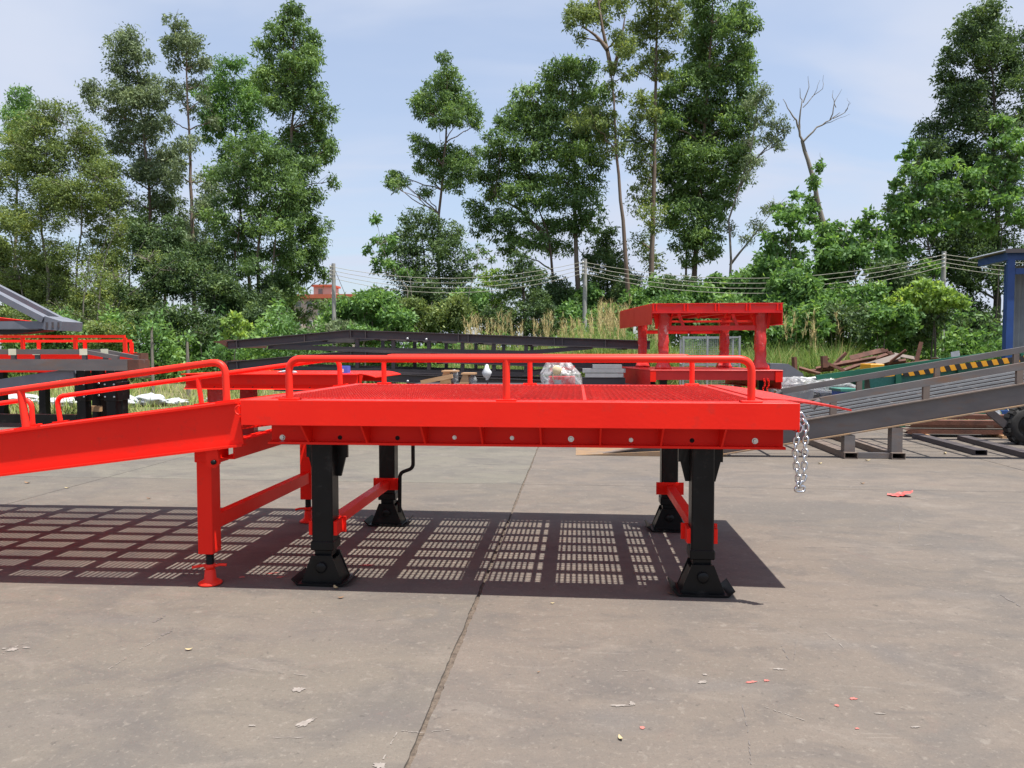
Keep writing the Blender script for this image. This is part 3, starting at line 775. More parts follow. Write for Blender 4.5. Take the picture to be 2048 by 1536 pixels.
# transverse channel and hinge lug at the top end, locking ring
MB().channel((-2.06, RY0 + 0.14, 0.815), (-2.06, RY1 - 0.14, 0.815), 0.10, 0.10).build('cross_beam', M['red'], ramp)
MB().box(-1.930, -1.916, RY0 + 0.09, RY1 - 0.09, 1.0, 1.085).build('end_plate', M['red'], ramp)
for yy in (RY0 + 0.055, RY1 - 0.075):
    MB().prism([(-2.13, 0.852), (-2.06, 0.852), (-2.045, 0.755), (-2.075, 0.73), (-2.12, 0.74)], 'y', yy - 0.03, yy - 0.012).build('lug', M['red'], ramp)
MB().lathe([(0.0001, -0.013), (0.014, -0.012), (0.014, 0.03)], (-2.075, RY0 + 0.020, 0.765), 12, (0, 1, 0)).build('pin', M['black'], ramp)
pts = [Vector((-1.905, DY0 + 0.012 + 0.0 * k, 1.068)) + Vector((math.cos(t) * 0.026, 0, math.sin(t) * 0.026)) for k, t in enumerate([2 * math.pi * q / 14 for q in range(15)])]
MB().tube(pts, 0.0045, 6).build('ring', M['red_rail'], ramp)
# adjustable red legs with screw jacks
def screw_leg(x, yc):
    lg = MB(); lg.cbox(x - 0.046, x + 0.046, yc - 0.055, yc + 0.055, 0.195, rz(x) - BH - 0.001, 0.004)
    lg = lg.build('leg', M['red'], ramp)
    co = MB(); co.cbox(x - 0.054, x + 0.100, yc - 0.063, yc + 0.063, 0.745, rz(x) - BH - 0.0015, 0.004); co.build('collar', M['red'], lg)
    sc = MB(); prof = []
    z = 0.115
    while z < 0.196:
        prof += [(0.021, z), (0.026, z + 0.005), (0.021, z + 0.010)]; z += 0.010
    sc.lathe(prof, (x, yc, 0), 14); sc.build('screw', M['black'], lg)
    ft = MB(); ft.lathe([(0.0, 0.003), (0.068, 0.003), (0.070, 0.012), (0.060, 0.020), (0.036, 0.034), (0.031, 0.085), (0.024, 0.098), (0.0, 0.098)], (x, yc, 0), 22)
    ft.build('foot', M['red_rail'], lg)
    nt = MB(); nt.lathe([(0.0, 0.099), (0.033, 0.099), (0.033, 0.124), (0.0, 0.124)], (x, yc, 0), 6)
    nt.tube([(x - 0.030, yc, 0.113), (x - 0.065, yc - 0.01, 0.112), (x - 0.103, yc - 0.015, 0.103)], 0.009, 8); nt.tube([(x + 0.030, yc, 0.113), (x + 0.06, yc + 0.01, 0.118), (x + 0.096, yc + 0.015, 0.116)], 0.009, 8)
    nt.build('wing_nut', M['red_rail'], lg)
    return lg
for yc in (RY0 + 0.185, 5.86): screw_leg(-2.195, yc)
MB().bar((-2.19, RY0 + 0.241, 0.375), (-2.19, 5.804, 0.375), 0.06, 0.085).build('brace', M['red'], ramp)
# ------------------------------------------------------------------ stacked red platforms behind, right of centre
def Xp(px, Y, py=768): return at(px, py, Y).x
def Zp(py, Y, px=1024): return at(px, py, Y).z

SY = 12.6
low = empty('dock_platform', (2.1, SY + 1.6, 0), 'low red platform carrying another wrapped red platform on its deck', 'platform')
lx0, lx1 = Xp(1300, SY), Xp(1566, SY)
low_parts = []
lz1, lz0 = Zp(740, SY, 1430), Zp(775, SY, 1430)
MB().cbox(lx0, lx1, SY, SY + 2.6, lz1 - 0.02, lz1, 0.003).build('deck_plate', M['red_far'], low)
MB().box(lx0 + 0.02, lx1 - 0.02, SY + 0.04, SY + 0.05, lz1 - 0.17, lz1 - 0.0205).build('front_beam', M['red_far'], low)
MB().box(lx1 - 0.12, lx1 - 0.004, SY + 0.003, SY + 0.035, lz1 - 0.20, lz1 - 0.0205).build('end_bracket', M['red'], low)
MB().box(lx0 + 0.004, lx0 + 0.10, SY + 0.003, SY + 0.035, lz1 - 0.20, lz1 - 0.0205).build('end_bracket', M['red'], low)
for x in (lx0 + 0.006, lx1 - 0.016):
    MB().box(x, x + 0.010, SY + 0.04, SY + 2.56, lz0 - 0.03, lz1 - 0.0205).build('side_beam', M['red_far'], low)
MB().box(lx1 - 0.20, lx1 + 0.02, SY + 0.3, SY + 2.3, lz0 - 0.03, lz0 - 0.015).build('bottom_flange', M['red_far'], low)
for x in (lx0 + 0.2, lx1 - 0.32):
    for y in (SY + 0.3, SY + 2.2):
        MB().box(x, x + 0.12, y, y + 0.12, 0.02, lz1 - 0.021).build('leg', M['black'], low)
        MB().box(x - 0.1, x + 0.22, y - 0.06, y + 0.18, 0.002, 0.019).build('base_plate', M['black'], low)

upz1, upz0 = Zp(606, SY, 1430), Zp(641, SY, 1430)
ux0, ux1 = Xp(1302, SY), Xp(1564, SY)
upp = empty('dock_platform', (2.1, SY + 1.3, lz1), 'shiny red platform with film wrapped legs standing on another red platform', 'platform')
UYB = SY + 2.4
sh = -0.0                                     # the upper deck is turned slightly: far end shifted left
def skew(o):                                  # shift vertices with depth so its side shows on the left
    for v in o.data.vertices: v.co.x -= 0.30 * (v.co.y - SY) * 0.55
    return o
for o in list(low.children):
    if o.name.split('.')[0] in ('deck_plate', 'side_beam', 'bottom_flange'): skew(o)
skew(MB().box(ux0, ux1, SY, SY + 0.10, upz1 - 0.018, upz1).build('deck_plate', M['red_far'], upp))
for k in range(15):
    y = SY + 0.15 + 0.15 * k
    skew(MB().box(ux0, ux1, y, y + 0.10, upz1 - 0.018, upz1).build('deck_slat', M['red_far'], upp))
MB().box(ux0 + 0.013, ux1 - 0.013, SY - 0.02, SY + 0.029, upz1 - 0.165, upz1 - 0.1505).build('bottom_flange', M['red_far'], upp)
for px in (1345, 1400, 1455, 1508):
    MB().prism([(SY + 0.05, upz1 - 0.16), (SY + 0.30, upz1 - 0.16), (SY + 0.30, upz1 - 0.24)], 'x', Xp(px, SY) - 0.012, Xp(px, SY) + 0.012).build('gusset', M['red_far'], upp)
MB().bar((Xp(1334, SY + 0.32), SY + 0.32, Zp(643, SY + 0.3, 1430)), (Xp(1514, SY + 0.32), SY + 0.32, Zp(643, SY + 0.3, 1430)), 0.05, 0.035).build('tie_bar', M['red_rail'], upp)
for px in (1312, 1338, 1507, 1533):
    MB().prism([(Xp(px, SY + 0.3) - 0.05, upz1 - 0.17), (Xp(px, SY + 0.3) + 0.05, upz1 - 0.17), (Xp(px, SY + 0.3) + 0.02, upz1 - 0.42), (Xp(px, SY + 0.3) - 0.02, upz1 - 0.42)], 'y', SY + 0.27, SY + 0.30).build('leg_bracket', M['red'], upp)
skew(MB().box(ux0 + 0.002, ux0 + 0.012, SY + 0.01, UYB, upz0 - 0.06, upz1 - 0.0185).build('side_beam', M['red_far'], upp))
skew(MB().box(ux1 - 0.012, ux1 - 0.002, SY + 0.01, UYB, upz0 - 0.06, upz1 - 0.0185).build('side_beam', M['red_far'], upp))
skew(MB().box(ux1 - 0.10, ux1 + 0.02, SY + 0.01, UYB, upz0 - 0.075, upz0 - 0.061).build('bottom_flange', M['red_far'], upp))
MB().box(ux0 + 0.013, ux1 - 0.013, SY + 0.03, SY + 0.04, upz1 - 0.15, upz1 - 0.0185).build('front_beam', M['red_far'], upp)
skew(MB().box(ux0 + 0.013, ux1 - 0.013, UYB - 0.06, UYB - 0.05, upz1 - 0.15, upz1 - 0.0185).build('rear_beam', M['red_far'], upp))
lug_me = MB().box(-0.010, 0.010, -0.03, 0.0, -0.105, 0.0).mesh('hook_lug', M['red'])
for px in (1305, 1312, 1367, 1374, 1429, 1436, 1491, 1498, 1553, 1560):
    obj_from(lug_me, 'hook_lug', upp, (Xp(px, SY), SY + 0.029, upz1 - 0.019))
slot_me = MB().box(-0.11, 0.11, -0.004, 0.0, -0.028, 0.0).mesh('reinforcing_pad', M['red_rail'])
for px in (1337, 1399, 1461, 1522):
    obj_from(slot_me, 'reinforcing_pad', upp, (Xp(px, SY), SY + 0.029, upz1 - 0.024))
for k in range(6):
    y = SY + 0.3 + k * 0.38
    skew(MB().box(ux0 + 0.013, ux1 - 0.013, y, y + 0.06, upz1 - 0.10, upz1 - 0.0185).build('joist', M['red_far'], upp))
for k in range(4):
    x = ux0 + 0.35 + 0.48 * k
    skew(MB().box(x, x + 0.05, SY + 0.05, UYB - 0.07, upz1 - 0.16, upz1 - 0.1005).build('stringer', M['red_far'], upp))
def wrapped_leg(px, Y, w, seed):
    x = Xp(px, Y); zb = lz1 + 0.002; zt = upz1 - 0.019
    r = np.random.default_rng(seed)
    m_ = MB(); n = 12; rows = 18; vs = []
    for i in range(rows + 1):
        t = i / rows; z = zb + (zt - zb) * t
        base = w * (1.0 + 0.35 * max(0, t - 0.62) / 0.38 + 0.7 * max(0, 0.14 - t) / 0.14)
        jx, jy = r.normal(0, 0.003), r.normal(0, 0.003)
        for k in range(n):
            a = 2 * math.pi * (k + 0.5) / n
            cx, cy = math.cos(a), math.sin(a)
            q = 1 / max(abs(cx), abs(cy)) * 0.82
            rr = base * q * (1 + r.normal(0, 0.04))
            vs.append((x + cx * rr + jx, Y + cy * rr + jy, z))
    fs = [(i * n + k, i * n + (k + 1) % n, (i + 1) * n + (k + 1) % n, (i + 1) * n + k) for i in range(rows) for k in range(n)]
    fs += [tuple(range(n - 1, -1, -1)), tuple(range(rows * n, rows * n + n))]
    m_.add(vs, fs, True)
    lg = m_.build('leg', M['wrap'], upp)
    bp = MB(); bp.box(x - 0.13, x + 0.13, Y - 0.09, Y + 0.09, zb - 0.0015, zb + 0.018); bp.build('base_plate', M['red_far'], lg)
    return x
wrapped_leg(1326, SY + 0.30, 0.098, 1); wrapped_leg(1519, SY + 0.30, 0.098, 2)
wrapped_leg(1284, UYB - 0.35, 0.098, 3); wrapped_leg(1447, UYB - 0.35, 0.098, 4)
MB().bar((Xp(1336, SY + 0.3), SY + 0.3, Zp(656, SY + 0.3, 1430)), (Xp(1512, SY + 0.3), SY + 0.3, Zp(656, SY + 0.3, 1430)), 0.08, 0.08).build('brace', M['red_far'], upp)
MB().bar((Xp(1290, UYB - 0.35), UYB - 0.35, Zp(664, UYB - 0.35, 1360)), (Xp(1440, UYB - 0.35), UYB - 0.35, Zp(664, UYB - 0.35, 1360)), 0.08, 0.07).build('brace', M['red_far'], upp)
for px in (1357, 1465):
    MB().bar(at(px, 628, SY + 0.32), at(px + 10, 652, SY + 0.30), 0.06, 0.05).build('diagonal', M['red_far'], upp)
# red chain left on the lower platform's right corner
rc = empty('chain', (lx1 - 0.25, SY + 0.02, lz0 - 0.05), 'short red chain hanging at right end of the low red platform', 'chain')
rl = link_me.copy(); rl.materials.clear(); rl.materials.append(M['red'])
for s_ in (0, 1):
    for k in range(7):
        o = bpy.data.objects.new('link', rl); o.location = at(1528 + 8 * s_ + 2 * math.sin(k), 760 + 4.3 * k, SY - 0.01); o.scale = (1.3,) * 3
        o.rotation_euler = (0, 0.1, 0.6 + math.pi / 2 * (k % 2)); COL.objects.link(o); adopt(o, rc)

# ------------------------------------------------------------------ stack of dark unpainted ramp frames (upside down, rails hanging below)
FY = 16.0
def ramp_frame(dz, label):
    t = empty('ramp_frame', (at(860, 700, FY).x, FY + 1.1, max(0.0, Zp(700, FY) + dz - 0.3)), label, 'ramp frame', 'dark steel ramp frames in a stack')
    off = Vector((0, 0, dz))
    for side, yo in (('near', 0.0), ('far', 2.15)):
        P = [at(456, 690, FY), at(700, 668, FY), at(1300, 690, FY)]
        P = [p + off + Vector((0, yo, 0)) for p in P]
        w_ = MB()
        w_.ibeam(P[0], P[1], 0.185, 0.13, 0.016, 0.012); w_.ibeam(P[1], P[2], 0.185, 0.13, 0.016, 0.012)
        bm_ = w_.build('side_beam', M['mill'], t)
        if side == 'near':
            nose = MB().prism([(P[0].x - 0.36, P[0].z + 0.07), (P[0].x - 0.001, P[0].z + 0.122), (P[0].x - 0.001, P[0].z - 0.06), (P[0].x - 0.15, P[0].z + 0.03)], 'y', FY - 0.02, FY + 2.1)
            nose.build('nose_plate', M['rust'], t)
        for px in (475, 605, 693, 724, 916, 936, 1110, 1126, 1212):
            a = at(px, 700, FY); f_ = (px - 456) / (690 - 456) if px < 690 else (px - 690) / (1300 - 690)
            A, B = (P[0], P[1]) if px < 690 else (P[1], P[2])
            c = A.lerp(B, f_)
            MB().box(c.x - 0.008, c.x + 0.008, c.y - 0.062, c.y - 0.0065, c.z - 0.076, c.z + 0.076).build('stiffener', M['mill'], bm_)
        # hanging rail with posts
        R0, R1, R2 = [p + off + Vector((0, yo, 0)) for p in (at(548, 694, FY), at(690, 698, FY), at(1045, 706, FY))]
        R3 = at(1185, 694, FY) + off + Vector((0, yo, 0))
        r_ = MB(); r_.bar(R0, R1, 0.06, 0.10); r_.bar(R1, R2, 0.06, 0.10); r_.bar(R2, R3, 0.07, 0.09); r_ = r_.build('rail', M['mill'], t)
        for px in (715, 787, 858, 925, 988, 1052):
            p = at(px, 700, FY); c = P[1].lerp(P[2], (px - 690) / 610)
            zb = (R1.lerp(R2, (px - 690) / 355)).z
            MB().box(p.x - 0.04, p.x + 0.04, c.y - 0.035, c.y + 0.035, min(zb + 0.0505, c.z - 0.11), c.z - 0.0935).build('rail_post', M['mill'], r_)
        if side == 'near':
            for px in (811, 850):
                c = P[1].lerp(P[2], (px - 690) / 610)
                MB().lathe([(0.0, -0.055), (0.03, -0.055), (0.03, -0.0065)], (c.x, c.y, c.z - 0.06), 8, (0, 1, 0)).build('bolt', M['galv'], bm_)
    for px in (640, 745, 772, 812, 835, 875, 960, 1060, 1160, 1250):
        f_ = (px - 456) / 234 if px < 690 else (px - 690) / 610
        c = (at(456, 690, FY).lerp(at(700, 668, FY), f_) if px < 690 else at(700, 668, FY).lerp(at(1300, 690, FY), f_)) + off
        MB().box(c.x - 0.06, c.x + 0.06, FY + 0.066, FY + 2.084, c.z - 0.12, c.z - 0.02).build('cross_member', M['mill'], t)
    return t
st = [ramp_frame(0.0, 'long dark steel ramp frame on top of the stack behind the red platform'),
      ramp_frame(-0.465, 'second dark steel ramp frame lying just below the topmost one'),
      ramp_frame(-0.93, 'third dark steel ramp frame from the top, partly hidden by the red platform'),
      ramp_frame(-1.395, 'bottom dark steel ramp frame of the stack on timber bearers')]
for k, px in enumerate((620, 880, 1150)):
    p = at(px, 700, FY)
    MB().box(p.x - 0.1, p.x + 0.1, FY - 0.1, FY + 2.3, -0.049, 0.05).build('timber_block', M['wood'], label='timber bearer under the %s of the dark frame stack' % ('left end', 'middle', 'right end')[k], cat='timber')

# ------------------------------------------------------------------ things on a bench behind the platform
BY = 13.2
bz = Zp(771, BY)
bench = empty('work_bench', (at(1000, 770, BY).x, BY + 0.5, 0), 'dark steel bench with timber pieces and wrapped pump behind red platform', 'bench')
bx0, bx1 = Xp(815, BY), Xp(1270, BY)
MB().box(bx0, bx1, BY - 0.1, BY + 1.1, bz - 0.05, bz).build('bench_top', M['mill'], bench)
for x in (bx0 + 0.1, bx1 - 0.2):
    for y in (BY, BY + 0.9): MB().box(x, x + 0.1, y, y + 0.1, 0.0, bz - 0.0505).build('leg', M['mill'], bench)
def wood_frame(px0, px1, y0, y1, label):
    a, b = at(px0, y1, BY), at(px1, y0, BY)
    t = empty('timber_cradle', (a.x, BY + 0.1, bz), label, 'timber')
    MB().prism([(a.x, bz + 0.001), (b.x, bz + 0.001), (b.x - 0.02, b.z - 0.03), (a.x + 0.08, b.z - 0.03)], 'y', BY, BY + 0.06).build('side_board', M['wood'], t)
    MB().prism([(a.x, bz + 0.001), (b.x, bz + 0.001), (b.x - 0.02, b.z - 0.03), (a.x + 0.08, b.z - 0.03)], 'y', BY + 0.25, BY + 0.31).build('side_board', M['wood'], t)
    MB().box(a.x + 0.05, b.x + 0.10, BY - 0.02, BY + 0.33, b.z - 0.029, b.z).build('top_board', M['wood'], t)
wood_frame(878, 902, 741, 768, 'timber cradle with red top cloth left on the bench')
wood_frame(917, 938, 746, 768, 'smaller timber cradle beside wrapped lamp on the bench')
a, b = at(842, 767, BY - 0.05), at(905, 752, BY - 0.05)
MB().bar(a + Vector((0, 0, 0.02)), b, 0.05, 0.075).build('plank', M['wood'], label='leaning timber plank at left end of the bench', cat='timber')
def bag(name, px, py, rx, rz_, Y, label, seed, mat='film', cat='plastic bag', flat=False):
    c = at(px, py, Y); s = Y / F
    r = np.random.default_rng(seed); n, rows = 20, 12; vs = []; big = 0.20 if mat == 'whitebag' else 0.10
    for i in range(rows + 1):
        t = math.pi * i / rows
        for k in range(n):
            a_ = 2 * math.pi * k / n; q = 1 + r.normal(0, big)
            vs.append((c.x + math.sin(t) * math.cos(a_) * rx * s * q, c.y + math.sin(t) * math.sin(a_) * rx * s * 0.8 * q, c.z + math.cos(t) * rz_ * s * (1 + r.normal(0, big * 0.8))))
    fs = [(i * n + k, i * n + (k + 1) % n, (i + 1) * n + (k + 1) % n, (i + 1) * n + k) for i in range(rows) for k in range(n)]
    return MB().add(vs, fs, True).build(name, M[mat], label=label, cat=cat)
bag('wrapped_fitting', 909, 753, 8, 14, BY + 0.1, 'clear plastic bag between the two timber cradles', 5)
bag('wrapped_fitting', 945, 760, 9, 9, BY + 0.1, 'clear plastic bag right of the timber cradles', 6)
lv = empty('control_lever', (Xp(974, BY), BY, bz), 'upright lever with its head wrapped in white plastic bag', 'lever')
MB().tube([at(975, 769, BY), at(974, 740, BY)], 0.012, 8).build('stem', M['mill'], lv)
hd = MB(); c = at(974, 742, BY); hd.lathe([(0.0, 0.125), (0.03, 0.11), (0.05, 0.05), (0.088, -0.02), (0.07, -0.09), (0.03, -0.13), (0.02, -0.16)], (c.x, c.y, c.z), 10); o = hd.build('plastic_bag', M['whitebag'], lv)
for v in o.data.vertices: v.co += Vector((random.uniform(-.008, .008), random.uniform(-.008, .008), random.uniform(-.008, .008)))
pump = empty('hydraulic_pump', (Xp(1125, BY), BY + 0.2, bz), 'hydraulic pump with cream knob under clear plastic film', 'pump')
pz = bz + 0.002
MB().cbox(Xp(1096, BY), Xp(1150, BY), BY + 0.1, BY + 0.45, pz, pz + 0.16, 0.01).build('tank', M['red_far'], pump)
MB().bar(at(1100, 740, BY + 0.2), at(1150, 735, BY + 0.2), 0.06, 0.06).build('handle_bar', M['red_far'], pump)
c = at(1114, 740, BY - 0.10); MB().lathe([(0.0, -0.03), (0.06, -0.028), (0.084, -0.01), (0.084, 0.02), (0.03, 0.06)], c, 20, (0, 1, 0)).build('knob', M['cream'], pump)
c = at(1117, 755, BY); MB().box(c.x - 0.07, c.x + 0.05, BY, BY + 0.09, pz + 0.0, pz + 0.10).build('valve_block', M['galv'], pump)
MB().tube([at(1110, 766, BY - 0.01), at(1105, 755, BY - 0.01), at(1108, 745, BY - 0.01)], 0.012, 8).build('hose', M['cream'], pump)
cv = MB(); r = np.random.default_rng(9); n = 36; vs = []
x0, x1, zt = Xp(1086, BY), Xp(1166, BY), Zp(725, BY)
for i in range(19):
    t = i / 18; z = pz + (zt - pz) * t
    sq = 1 - 0.42 * max(0, t - 0.5) / 0.5
    for k in range(n):
        a_ = 2 * math.pi * k / n
        sx = max(-1, min(1, 1.25 * math.cos(a_))); sy = max(-1, min(1, 1.25 * math.sin(a_)))
        fold = 1 + 0.05 * math.sin(5 * a_ + 6 * t) + 0.03 * math.sin(11 * a_ - 9 * t) + 0.02 * math.sin(17 * a_ + 3 * t)
        vs.append(((x0 + x1) / 2 - 0.1 * t + sx * (x1 - x0) / 2 * sq * fold, BY + 0.25 + sy * 0.32 * sq * fold, z + 0.015 * math.sin(7 * a_) * t))
cv.add(vs, [(i * n + k, i * n + (k + 1) % n, (i + 1) * n + (k + 1) % n, (i + 1) * n + k) for i in range(18) for k in range(n)] + [tuple(range(18 * n, 19 * n))], True)
cv.build('plastic_cover', M['film'], pump)
gs = empty('steel_plate_stack', (Xp(1215, BY + 0.3), BY + 0.5, bz), 'small stack of grey galvanised channels at right end of the bench', 'steel stack')
for k, (p0, p1, q) in enumerate([(1170, 1246, 750), (1165, 1250, 741), (1185, 1243, 733)]):
    a, b = at(p0, q, BY + 0.3), at(p1, q, BY + 0.3)
    MB().channel((a.x, BY + 0.3, a.z), (b.x, BY + 0.3, a.z), 0.07, 0.3, 0.01).build('channel', M['galv'], gs)
MB().box(Xp(1165, BY + 0.3), Xp(1250, BY + 0.3), BY + 0.2, BY + 0.6, bz + 0.001, Zp(755, BY + 0.3)).build('bearer', M['mill'], gs)

# ------------------------------------------------------------------ low red section with curved lip, left of centre
QY = 10.6
qs = empty('dock_platform', (Xp(540, QY), QY + 0.9, 0), 'short red section with curved lip plate and blue carton on top', 'platform')
qx0, qx1 = Xp(362, QY), Xp(712, QY)
qz1, qz0 = Zp(748, QY, 540), Zp(779, QY, 540)
MB().box(qx0, qx1, QY, QY + 1.9, qz1 - 0.014, qz1).build('deck_plate', M['red'], qs)
for yc in (QY + 0.10, QY + 1.7):
    MB().box(qx0 + 0.02, qx1 - 0.001, yc, yc + 0.01, qz0 + 0.062, qz1 - 0.0145).build('side_beam', M['red'], qs)
MB().prism([(QY + 0.02, qz0), (QY + 0.032, qz0), (QY + 0.11, qz0 + 0.06), (QY + 0.099, qz0 + 0.068)], 'x', qx0 + 0.03, qx1).build('bottom_flange', M['red'], qs)
hm = MB().lathe([(0.0001, -0.002), (0.012, -0.002), (0.014, 0.004)], (0, 0, 0), 10, (0, 0.75, -0.66)).mesh('bolt_hole', M['hole'])
for px in (425, 463, 502, 541, 580, 617, 655, 692):
    obj_from(hm, 'bolt_hole', qs, (Xp(px, QY), QY + 0.055, qz0 + 0.029))
lipq = []
for k in range(7):
    t = k / 6; lipq.append((qx1 + t * 0.25, qz1 + 0.004 - 0.05 * t ** 1.8))
MB().prism(lipq + [(a, b - 0.012) for a, b in lipq][::-1], 'y', QY + 0.15, QY + 1.75).build('lip_plate', M['red'], qs)
MB().prism([(qx1 + 0.001, qz1 - 0.014), (qx1 + 0.06, qz1 - 0.02), (qx1 + 0.02, qz0 + 0.02), (qx1 + 0.001, qz0 + 0.02)], 'y', QY + 0.15, QY + 0.17).build('lip_bracket', M['red'], qs)
for x in (Xp(412, QY), Xp(640, QY)):
    for y in (QY + 0.3, QY + 1.4): MB().box(x - 0.14, x + 0.10, y, y + 0.16, 0.0, qz1 - 0.015).build('leg', M['wrap'], qs)
bb = empty('carton', (Xp(686, QY), QY + 0.6, qz1), 'small blue and white carton on the short red section', 'carton')
c = at(686, 741, QY + 0.5)
MB().box(c.x - 0.09, c.x + 0.07, QY + 0.5, QY + 0.65, qz1 + 0.001, qz1 + 0.11).build('box_body', M['bluebox'], bb)
MB().box(c.x - 0.088, c.x + 0.012, QY + 0.496, QY + 0.4995, qz1 + 0.015, qz1 + 0.065).build('paper_label', M['frame_white'], bb)
bag('plastic_sheet', 575, 744, 18, 3.5, QY + 0.5, 'crumpled white plastic sheet lying on the short red section', 11, 'whitebag', 'plastic sheet')

# ------------------------------------------------------------------ left background: grey frame on black legs, railed red platform, primed ramp
GY = 9.5
gf = empty('ramp_frame', (-7.4, GY + 1.0, 0), 'grey unpainted platform frame with masking tape patches on black legs', 'ramp frame')
gx1 = Xp(254, GY); gx0 = gx1 - 4.2
gz1, gz0 = Zp(719, GY, 150), Zp(741, GY, 150)
for yy in (GY, GY + 0.45): MB().box(gx0, gx1, yy, yy + 0.06, gz0, gz1).build('side_beam', M['steel'], gf)
MB().box(gx1 + 0.001, gx1 + 0.16, GY + 0.02, GY + 0.28, gz0 - 0.10, gz1 - 0.004).build('end_plate', M['rust'], gf)
for k in range(6): MB().box(gx1 - 0.5 - 0.62 * k, gx1 - 0.44 - 0.62 * k, GY + 0.061, GY + 0.449, gz0 + 0.01, gz0 + 0.10).build('cross_member', M['steel'], gf)
for yo, px1, px2 in ((0.03, 170, 232), (0.48, 0, 0)):
    zr = gz1 + 0.105
    xa = Xp(170, GY); xb = Xp(236, GY)
    r_ = MB(); r_.bar((gx0, GY + yo, zr), (xa, GY + yo, zr), 0.05, 0.07); r_.bar((xa, GY + yo, zr), (xb, GY + yo, gz1 + 0.02), 0.05, 0.055); r_ = r_.build('rail', M['steel'], gf)
    for px in (26, 168, -110):
        x = Xp(px, GY); MB().box(x - 0.03, x + 0.03, GY + yo - 0.02, GY + yo + 0.02, gz1 + 0.0005, zr - 0.036).build('rail_post', M['steel'], r_)
        MB().box(x - 0.055, x + 0.055, GY + yo - 0.030, GY + yo - 0.0255, zr - 0.045, zr + 0.040).build('masking_tape', M['tape'], r_)
MB().bar(at(150, 746, GY + 0.1), at(-120, 786, GY + 0.1), 0.07, 0.13).build('folded_ramp_beam', M['primer'], gf)
def leg_black(px, Y, ztop, w=0.13, parent=gf):
    x = Xp(px, Y); l_ = MB().cbox(x - w / 2, x + w / 2, Y, Y + w, 0.05, ztop, 0.006).build('leg', M['black'], parent)
    MB().cbox(x - w * 0.62, x + w * 0.62, Y - 0.02, Y + w + 0.02, ztop - 0.42, ztop - 0.16, 0.006).build('sleeve', M['black'], l_)
    MB().box(x - w, x + w, Y - 0.05, Y + w + 0.05, 0.002, 0.0495).build('base_plate', M['black'], l_)
    b2 = MB().lathe([(0.0, -0.012), (0.013, -0.012), (0.013, 0.0)], (0, 0, 0), 6, (0, 1, 0)).mesh('bolt', M['zinc'])
    for dx in (-1, 1):
        for dz in (0.19, 0.36): obj_from(b2, 'bolt', l_, (x + dx * w * 0.5, Y - 0.0205, ztop - dz))
for px, Y in ((161, GY + 0.10), (191, GY + 0.38), (221, GY + 0.10), (236, GY + 0.38)): leg_black(px, Y, gz0 - 0.001)
MB().box(Xp(-60, GY + 0.4), Xp(150, GY + 0.4), GY + 0.4, GY + 0.5, Zp(846, GY + 0.4, 60), Zp(829, GY + 0.4, 60)).build('foot_rail', M['black'], gf)
MB().box(Xp(178, GY + 0.3), Xp(200, GY + 0.3), GY + 0.28, GY + 0.34, Zp(823, GY + 0.3, 190), Zp(812, GY + 0.3, 190)).build('timber_wedge', M['wood'], gf)

PY = 12.6
rp = empty('dock_platform', (-9.2, PY + 1.1, 0), 'red platform with thin square rails at far left behind grey frame', 'platform')
px1_ = Xp(268, PY); px0_ = px1_ - 4.6
pz1 = Zp(705, PY, 150)
for yy in (PY, PY + 2.2): MB().box(px0_, px1_, yy, yy + 0.05, pz1 - 0.36, pz1).build('side_beam', M['red'], rp)
MB().box(px0_, px1_, PY + 0.051, PY + 2.199, pz1 - 0.02, pz1 - 0.002).build('deck_plate', M['red'], rp)
MB().box(px1_ + 0.001, px1_ + 0.13, PY + 0.02, PY + 0.25, pz1 - 0.34, pz1 - 0.01).build('end_plate', M['rust'], rp)
for yo, tops in ((0.025, (252, 153, 48)), (2.22, (265, 172, 80))):
    Yr = PY + yo; zr = Zp(673, PY, 150) if yo < 1 else Zp(682, PY + 2.2, 150)
    xe = Xp(tops[0], Yr)
    r_ = MB().box(px0_, xe, Yr - 0.022, Yr + 0.022, zr - 0.025, zr + 0.025).build('rail', M['red_rail'], rp)
    for px in tops:
        x = Xp(px, Yr); MB().box(x - 0.03, x + 0.03, Yr - 0.021, Yr + 0.021, pz1 + 0.0005, zr - 0.0255).build('rail_post', M['red_rail'], r_)
for x in (px1_ - 1.9, px1_ - 4.2):
    for y in (PY + 0.1, PY + 1.9): MB().box(x, x + 0.13, y, y + 0.13, 0.0, pz1 - 0.361 + 0.33).build('leg', M['black'], rp)

rp_sk = (px1_ - Xp(276, PY + 2.2)) / 2.2
for o in list(rp.children):
    if o.name.split('.')[0] in ('deck_plate', 'side_beam'):
        for v in o.data.vertices: v.co.x -= rp_sk * (v.co.y - PY)
KY = 11.4
kr = empty('folded_ramp', (-11.5, KY + 1, 0), 'blue grey primed ramp with folded approach lip high at left edge', 'ramp')
k0, k1 = at(-420, 646, KY), at(93, 643, KY)
MB().bar((k0.x, KY, Zp(652, KY, 50)), (k1.x, KY, Zp(650, KY, 50)), 0.10, 0.125).build('side_beam', M['primer'], kr)
MB().bar((k0.x, KY + 0.4, Zp(652, KY, 50)), (k1.x + 0.02, KY + 0.4, Zp(650, KY, 50)), 0.10, 0.125).build('side_beam', M['primer'], kr)
MB().prism([(k0.x, Zp(660, KY, 50)), (k1.x, Zp(659, KY, 50)), (k1.x - 0.6, Zp(668, KY, 50)), (k0.x, Zp(674, KY, 50))], 'y', KY + 0.06, KY + 0.38).build('underside_shadow', M['blackflat'], kr)  # black sheet standing in for the shadow below the beams
lp = at(92, 640, KY); up0 = at(-120, 530, KY)
q = MB(); q.bar(up0, lp, 0.16, 0.10); q.build('lip_arm', M['primer'], kr)
